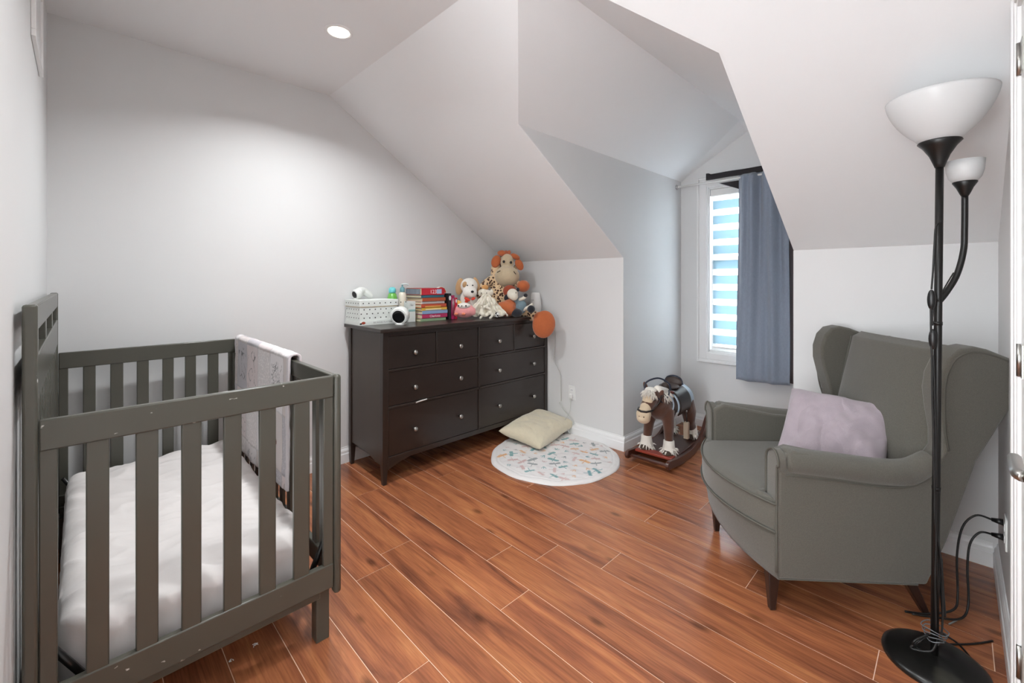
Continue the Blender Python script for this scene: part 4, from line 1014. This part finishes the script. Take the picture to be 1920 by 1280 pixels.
# ------------------------------------------------------------------ wing armchair
Mx, My = -.699, 2.107
ch = thing('wing_armchair', 'grey green wing armchair with dark tapered legs beside the floor lamp', 'armchair', (Mx, My, 0), math.atan2(-.745339, .666685))
FAB = mat('grey green woven upholstery', srgb(90,87,79), .92, var=.28, scale=260, bump=.5, bscale=600, sheen=.25)
PIP = mat('upholstery piping', srgb(86,84,77), .9, var=.1, scale=200)
def sidepanel(sx):
    """arm side and wing in one padded panel; x outward"""
    out = [(.005,.165),(.53,.165),(.60,.33),(.70,.62),(.86,.955),(.85,.975),(.80,.995),(.70,1.035),(.655,1.045),(.61,1.035),(.575,1.0),(.553,.94),(.550,.88),(.565,.80),(.585,.72),(.59,.66),(.56,.61),(.50,.585),(.3,.60),(.06,.645),(.005,.62)]
    b = MB(); x0, x1 = .262, .345
    def fl(p):   # wings flare outwards with height
        return .0 + max(0, p[1]-.62)*.10
    pa = [Vector((sx*(x0+fl(p)), p[0], p[1])) for p in out]; pb = [Vector((sx*(x1+fl(p)), p[0], p[1])) for p in out]
    nn = len(out); vs = pa+pb; fs = [tuple(range(nn)), tuple(reversed(range(nn,2*nn)))] + [(i, nn+i, nn+(i+1)%nn, (i+1)%nn) for i in range(nn)]
    if sx > 0: pass
    else: fs = [tuple(reversed(f)) for f in fs]
    b.add(vs, fs)
    o = b.build('side_panel', FAB, ch, bevel=.022, bseg=4)
    bm = bmesh.new(); bm.from_mesh(o.data); bmesh.ops.recalc_face_normals(bm, faces=bm.faces); bm.to_mesh(o.data); bm.free()
    return o
for sx in (1, -1): sidepanel(sx)
for sx in (1, -1):
    # rolled arm
    cp = curve_pts([(sx*.315,.045,.600),(sx*.315,.2,.585),(sx*.316,.38,.566),(sx*.32,.48,.57),(sx*.325,.56,.62)], 8)
    b = MB(); b.tube(cp, [.048]*(len(cp)-10)+[.048-.0012*i for i in range(10)], 22)
    b.ell(cp[0], (.048,.016,.048)); put('arm_roll', blob(b, .007, 3), FAB, ch)
    # arm front facing with piping
    b = MB(); b.prism([Vector((sx*x, .0, z)) for x, z in ((.268,.18),(.342,.18),(.342,.56),(.350,.575),(.358,.60),(.35,.628),(.33,.642),(.31,.642),(.285,.630),(.272,.60),(.268,.56))], (0,.03,0)); b.build('arm_front', FAB, ch, bevel=.006, bseg=3)
    pp = [(sx*.342,-.001,.19),(sx*.342,-.001,.55),(sx*.356,-.003,.59),(sx*.352,-.003,.622),(sx*.33,-.003,.642),(sx*.305,-.003,.640),(sx*.280,-.003,.622),(sx*.27,-.003,.59),(sx*.268,-.001,.45)]
    MB().tube(curve_pts(pp, 5), .0042, 8).build('piping', PIP, ch)
    # seam under the arm
    MB().tube(curve_pts([(sx*.346,.03,.555),(sx*.348,.2,.54),(sx*.348,.38,.522),(sx*.348,.48,.53),(sx*.350,.55,.57)], 6), .0032, 6).build('piping', PIP, ch)
    # wing edge piping
    b = MB(); b.tube(curve_pts([(sx*(.342+max(0,z-.62)*.10+.002), y, z) for y, z in ((.60,.66),(.58,.74),(.572,.82),(.566,.9),(.575,.96),(.60,1.005),(.65,1.025),(.72,1.012),(.80,.98),(.845,.965))], 5), .0036, 6); b.build('piping', PIP, ch)
# back: padded inner face leaning
def back(u_, v_):
    x = -.262+.524*u_; z = .42+.58*v_
    yb = .555 + (z-.42)*.235
    bul = .055*(1-(2*u_-1)**2)**.6*(1 if v_ > .0 else 0)
    return Vector((x*(1+.06*v_), yb-bul*(.45+.55*math.sin(PI*min(1,v_*1.02))), z))
b = MB(); N_ = 40
b.grid(back, N_, N_)
rim = []
o_ = len(b.v)
def backr(u_, v_):
    # roll over the top and down the rear
    x = (-.262+.524*u_)*1.06; th = v_
    f0 = back(u_, 1.0)
    if th < .3: a = th/.3*PI*.55; return Vector((x, f0.y+.045*math.sin(a)*1.0+.0, f0.z+.022*(math.sin(a))+.004-.004*math.cos(a)))
    q = (th-.3)/.7; return Vector((x*(1-.0*q), f0.y+.048+.075*(1-abs(2*u_-1)**3)*math.sin(PI*min(1,q+.0))*.3+.02*(1-q) - q*.27, (f0.z+.02)*(1-q)+.18*q))
b.grid(backr, N_, 26)
b.build('backrest', FAB, ch, weld=.003)
MB().box((-.27,.46,.2),(.27,.56,.5)).build('back_frame', FAB, ch, bevel=.02)
MB().ell((.10,.555,.60),(.014,.01,.014)).build('button', FAB, ch); MB().ell((-.10,.555,.60),(.014,.01,.014)).build('button', FAB, ch)
for sx in (1, -1): MB().tube(curve_pts([back(.5+sx*.5, q/6)*1 + Vector((sx*.0,-.004,0)) for q in range(1,7)], 4), .004, 6).build('piping', PIP, ch)
# seat cushion, T-shaped with a bowed front
def front(x): return -.115 + .115*(abs(x)/.345)**2.0
def seatf(u_, v_):
    x = -.343+.686*u_
    yf = front(x); yb = .03 if abs(x) > .262 else .58
    y = yf + (yb-yf)*v_
    e = min(1, min(u_, 1-u_)*14)*min(1, v_*9)
    return Vector((x, y, .452+.022*math.sqrt(max(0,min(1,e)))*(.6+.4*math.sin(PI*min(1,v_*.9+.1)))-.02+.004*noise.noise(Vector((x*6,y*6,0)))))
b = MB()
outl = [(-.343,.028),(-.262,.028),(-.262,.55),(.262,.55),(.262,.028),(.343,.028)]
fr = [(.343-.686*i/30, front(.343-.686*i/30)) for i in range(31)]
pts = outl + fr[0:1][0:0] + fr
b.prism([(p[0],p[1],.335) for p in pts], (0,0,.112)); o = b.build('seat_cushion', FAB, ch, bevel=.012, bseg=3)
bm = bmesh.new(); bm.from_mesh(o.data); bmesh.ops.recalc_face_normals(bm, faces=bm.faces); bm.to_mesh(o.data); bm.free()
def crown(u_, v_):
    x = -.335+.67*u_; yf = front(x)+.008; yb = .54 if abs(x) < .26 else .03
    y = yf+(yb-yf)*v_; e = max(0, (1-abs(2*u_-1)**6)*(1-abs(2*v_-1)**6))
    lim = 1 if abs(x) < .255 else max(0, 1-v_*1.2)
    return Vector((x, y, .4455+.026*e**.5*lim+.003*noise.noise(Vector((x*7,y*7,1)))*lim))
MB().grid(crown, 60, 40).build('cushion_crown', FAB, ch, weld=.001)
for z_ in (.443, .338): MB().tube([(x, y-.003, z_) for x, y in fr], .0045, 8).build('piping', PIP, ch)
# apron under the cushion, bowed like it and drawn in towards the floor
def apron(u_, v_):
    x = -.343+.686*u_; z = .165+.172*v_
    return Vector((x, front(x)*(.55+.45*v_)+.006, z))
b = MB(); b.grid(apron, 40, 8); b.add([apron(i/40,0) for i in range(41)]+[Vector((.343,.5,.165)),Vector((-.343,.5,.165))], [tuple(range(42,-1,-1))[::-1]])
b.build('apron', FAB, ch, solid=.004)
MB().box((-.33,.02,.168),(.33,.52,.33)).build('seat_base', FAB, ch, bevel=.01)
LEGM = mat('dark stained leg', srgb(40,26,22), .35, coat=.3)
for x, y in ((.267,.0+.02),(-.267,.02)):
    a = MB().add([(x+d1*w1, y+d2*w1, z1) for z1, w1 in ((0,.011),(.17,.023)) for d1, d2 in ((-1,-1),(1,-1),(1,1),(-1,1))], [(0,3,2,1),(4,5,6,7),(0,1,5,4),(1,2,6,5),(2,3,7,6),(3,0,4,7)]); a.build('leg', LEGM, ch, bevel=.004)
for x in (.25,-.25):
    MB().add([(x+d1*w1, y1+d2*w1, z1) for z1, w1, y1 in ((0,.012,.60),(.19,.024,.50)) for d1, d2 in ((-1,-1),(1,-1),(1,1),(-1,1))], [(0,3,2,1),(4,5,6,7),(0,1,5,4),(1,2,6,5),(2,3,7,6),(3,0,4,7)]).build('leg', LEGM, ch, bevel=.004)

# throw cushion on the chair
cu = thing('throw_cushion', 'crumpled pale mauve linen cushion leaning in the grey armchair', 'cushion', (0,0,0))
Wm = Matrix.Translation((Mx,My,0)) @ Matrix.Rotation(math.atan2(-.745339,.666685),4,'Z')
def camvec(r_, u_, f_): return Vector((RV[0]*r_+FV[0]*f_, RV[1]*r_+FV[1]*f_, u_))
e1, e2 = camvec(-.25,-.307,-.17), camvec(.266,-.015,-.27)
rt = e2.normalized(); upv = -e1; upv = (upv-rt*upv.dot(rt)).normalized(); nrm = rt.cross(upv)
R3 = Matrix((rt, upv, nrm)).transposed()
cu.location = at(1562, 812, D=1.95)
MAU = mat('pale mauve linen', srgb(164,152,159), .9, var=.09, scale=25, bump=.5, bscale=260, sheen=.3)
cushion('cover', .195, .190, .078, MAU, cu, R3.to_4x4(), pinch=.05, seed=5, wr=.016, nu=120)

# ------------------------------------------------------------------ floor lamp
lb = Vector((-.052, 2.03, 0)); lean = Vector((RV[0], RV[1], 0))*.020
la = thing('floor_lamp', 'black torchiere floor lamp with white bowl and side reading lamp', 'lamp', lb)
BASE = spots(mat('black lacquer base', srgb(22,22,21), .3, .1, var=.2, scale=8), srgb(92,90,80), 5, .6, soft=.2)  # soft paler patches over the black
MB().lathe([(.134,0),(.136,.006),(.134,.014),(.12,.021),(.06,.028),(.02,.031),(.013,.034)], seg=64).build('base', BASE, la)
def up(z): return lean*(z/1.9)+Vector((0,0,z))
MB().tube([up(.03), up(.6), up(1.2), up(1.665)], .0105, 16).build('pole', BLKM, la)
for z in (.58, 1.13): MB().tube([up(z), up(z+.012)], .0118, 16).build('pole_joint', BLKM, la)
tp = up(1.655)
MB().lathe([(.012,0),(.016,.012),(.026,.04),(.042,.068),(.056,.084),(.054,.088),(.012,.086)], c=tp, seg=40).build('socket_cup', BLKM, la)
GL_, n_, l_, b_ = nt('opal glass'); b_.inputs['Base Color'].default_value = srgb(238,238,238); b_.inputs['Roughness'].default_value = .22; b_.inputs['Subsurface Weight'].default_value = .0
x_ = n_.new('ShaderNodeBsdfTranslucent'); x_.inputs[0].default_value = (.92,.92,.92,1); y_ = n_.new('ShaderNodeMixShader'); y_.inputs[0].default_value = .45
l_.new(b_.outputs[0], y_.inputs[1]); l_.new(x_.outputs[0], y_.inputs[2]); l_.new(y_.outputs[0], n_['Material Output'].inputs[0])
bowl = [(.03,.083),(.052,.087)] + [(.1395*(1-((.236-z)/.165)**1.5)**.6, z) for z in (.102,.112,.124,.138,.155,.175,.195,.215,.228,.236)]
bowl += [(r-.003, z+.003 if z < .2 else z) for r, z in reversed(bowl)]
MB().lathe(bowl, c=tp, seg=64, cap=False).build('shade', GL_, la)
MB().ell(tp+Vector((0,0,.14)), (.028,.028,.04)).build('bulb', mat('unlit bulb', srgb(235,235,230), .3), la)
# reading arm
side_ = Vector((RV[0],RV[1],0))
j = up(1.205); e_ = j + side_*.089 + Vector((0,0,.355))
MB().tube(curve_pts([j, j+side_*.028+Vector((0,0,.035)), j+side_*.062+Vector((0,0,.092)), j+side_*.084+Vector((0,0,.17)), j+side_*.088+Vector((0,0,.24)), e_], 7), .0088, 12).build('side_arm', BLKM, la)
MB().tube(curve_pts([j+Vector((0,0,.004))-side_*.002, j+side_*.03+Vector((-.006,-.01,.05)), j+side_*.06+Vector((-.006,-.008,.1))], 6), .002, 6).build('arm_cord', CORDK, la)
MB().lathe([(.009,0),(.013,.008),(.021,.028),(.031,.045),(.030,.049),(.008,.048)], c=e_, seg=32).build('socket_cup', BLKM, la)
MB().lathe([(.012,.045),(.03,.048),(.040,.062),(.046,.085),(.0485,.118),(.047,.118),(.044,.085),(.036,.064),(.02,.053)], c=e_, seg=44, cap=False).build('shade', GL_, la)
MB().ell(e_+Vector((0,0,.075)), (.016,.016,.024)).build('bulb', bpy.data.materials['unlit bulb'], la)
# cords with two inline switches hanging on the pole
def lp(dx, z, dy=-.012): return up(z)+side_*dx+Vector((FV[0],FV[1],0))*dy
MB().tube(curve_pts([lp(-.008,1.47),lp(-.022,1.455),lp(-.026,1.40),lp(-.030,1.31),lp(-.034,1.25)],8), .0026, 8).build('cord', CORDK, la)
MB().tube(curve_pts([lp(-.012,1.21),lp(-.024,1.22),lp(-.03,1.16),lp(-.03,1.13)],6), .0026, 8).build('cord', CORDK, la)
MB().tube(curve_pts([lp(-.036,1.19),lp(-.034,1.10),lp(-.030,1.0),lp(-.028,.9),lp(-.022,.75),lp(-.018,.6),lp(-.010,.45),lp(-.012,.28),lp(-.006,.12)],8), .0028, 8).build('cord', CORDK, la)
MB().tube(curve_pts([lp(-.026,1.03),lp(-.02,.9),lp(-.014,.7),lp(-.016,.5),lp(.006,.36),lp(.014,.25),lp(.012,.12),lp(.0,.07)],8), .0028, 8).build('cord', CORDK, la)
for dx, z in ((-.034,1.215),(-.028,1.085)):
    b = MB(); b.ell(lp(dx, z), (.011,.009,.034)); b.build('switch', BLKP, la)
for k in range(4):
    c0 = up(.085+.012*k)
    MB().tube([c0+Vector(((.022+.004*k)*math.cos(a*PI/9), (.02+.003*k)*math.sin(a*PI/9), .004*math.sin(a*.9+k))) for a in range(19)], .0016, 6).build('cable_tie', mat('grey tie', srgb(96,100,104), .4) if 'grey tie' not in bpy.data.materials else bpy.data.materials['grey tie'], la)
MB().tube(curve_pts([lp(.03,.16,.0),lp(.04,.26,.02),lp(.034,.34,.02),lp(.026,.2,.02),lp(.02,.1,.02)],6), .006, 8).build('cord_bundle', CORDK, la)
for k in range(3):
    MB().tube(curve_pts([lp(-.02,.10,0),lp(-.05-.01*k,.075,.0),lp(-.07+.01*k,.045,.01),lp(-.03,.06,-.02),lp(0,.09,-.01)],6), .003, 6).build('cord_loop', CORDK, la)

# right wall outlet, plugs and cords
zo = .35; yo = 2.43
outlet('white outlet on the right wall with two black plugs', Matrix.Translation((XR, yo, zo)) @ Matrix.Rotation(PI/2, 4, 'Z').inverted(), None)
for k, (z, pts) in enumerate(((zo+.035, [(-.03,0),(-.07,.004),(-.105,-.05),(-.12,-.16),(-.118,-.30),(-.13,-.345),(-.2,-.375),(-.26,-.376)]), (zo-.02, [(-.03,0),(-.06,-.002),(-.085,-.05),(-.092,-.14),(-.09,-.27),(-.11,-.312),(-.17,-.3185),(-.24,-.3195)]))):
    t = thing('power_plug', ['black plug and cable in the upper socket of the right wall outlet', 'black plug and cable in the lower socket of the right wall outlet'][k], 'plug', (XR-.009, yo, z), group='black plugs in the right outlet')
    MB().tube([(0,0,0),(-.012,0,0),(-.03,0,.0)], [.012,.010,.006], 10).build('plug_body', BLKP, t)
    MB().tube(curve_pts([(x, -.02*i*.6-(.03 if i > 4 else 0)*(i-4), max(z_, -z+.004)) for i, (x, z_) in enumerate(pts)], 6), .0036, 8).build('cord', CORDK, t)
tag(MB().tube(curve_pts([(.04,2.13,.004),(.0,2.20,.004),(-.06,2.22,.004),(-.04,2.16,.004),(.03,2.22,.004),(.09,2.3,.004)],7), .003, 6).build('loose_cord', CORDK), 'thin black cord lying on the floor behind the lamp base', 'cord')
tag(MB().tube([(-.02,2.30,.002),(.02,2.36,.02)], .0025, 6).build('pencil', mat('grey pencil', srgb(120,120,118), .4)), 'thin grey stick lying on the floor behind the lamp', 'stick')

# crumbs of paper on the floor by the crib
for k, (px, py) in enumerate(((432,1238),(480,1208),(1215,980))):
    p = at(px, py, Z=.003); b = MB(); rr = random.Random(k)
    for q in range(4):
        a = rr.uniform(0,6.28); b.tube(curve_pts([(rr.uniform(-.008,.008), rr.uniform(-.008,.008), .0), (.006*math.cos(a), .006*math.sin(a), .001), (rr.uniform(-.01,.01), rr.uniform(-.01,.01), .0)],3), .0011, 5)
    tag(b.build('paper_scrap', mat('scrap %d' % k, srgb(235,232,226) if k < 2 else srgb(170,120,100), .8), loc=p), ['tiny white paper scrap on the floor under the crib end, nearer the viewer', 'tiny white paper scrap on the floor under the crib end, farther back', 'small pale scrap on the floor in front of the armchair'][k], 'paper scrap')
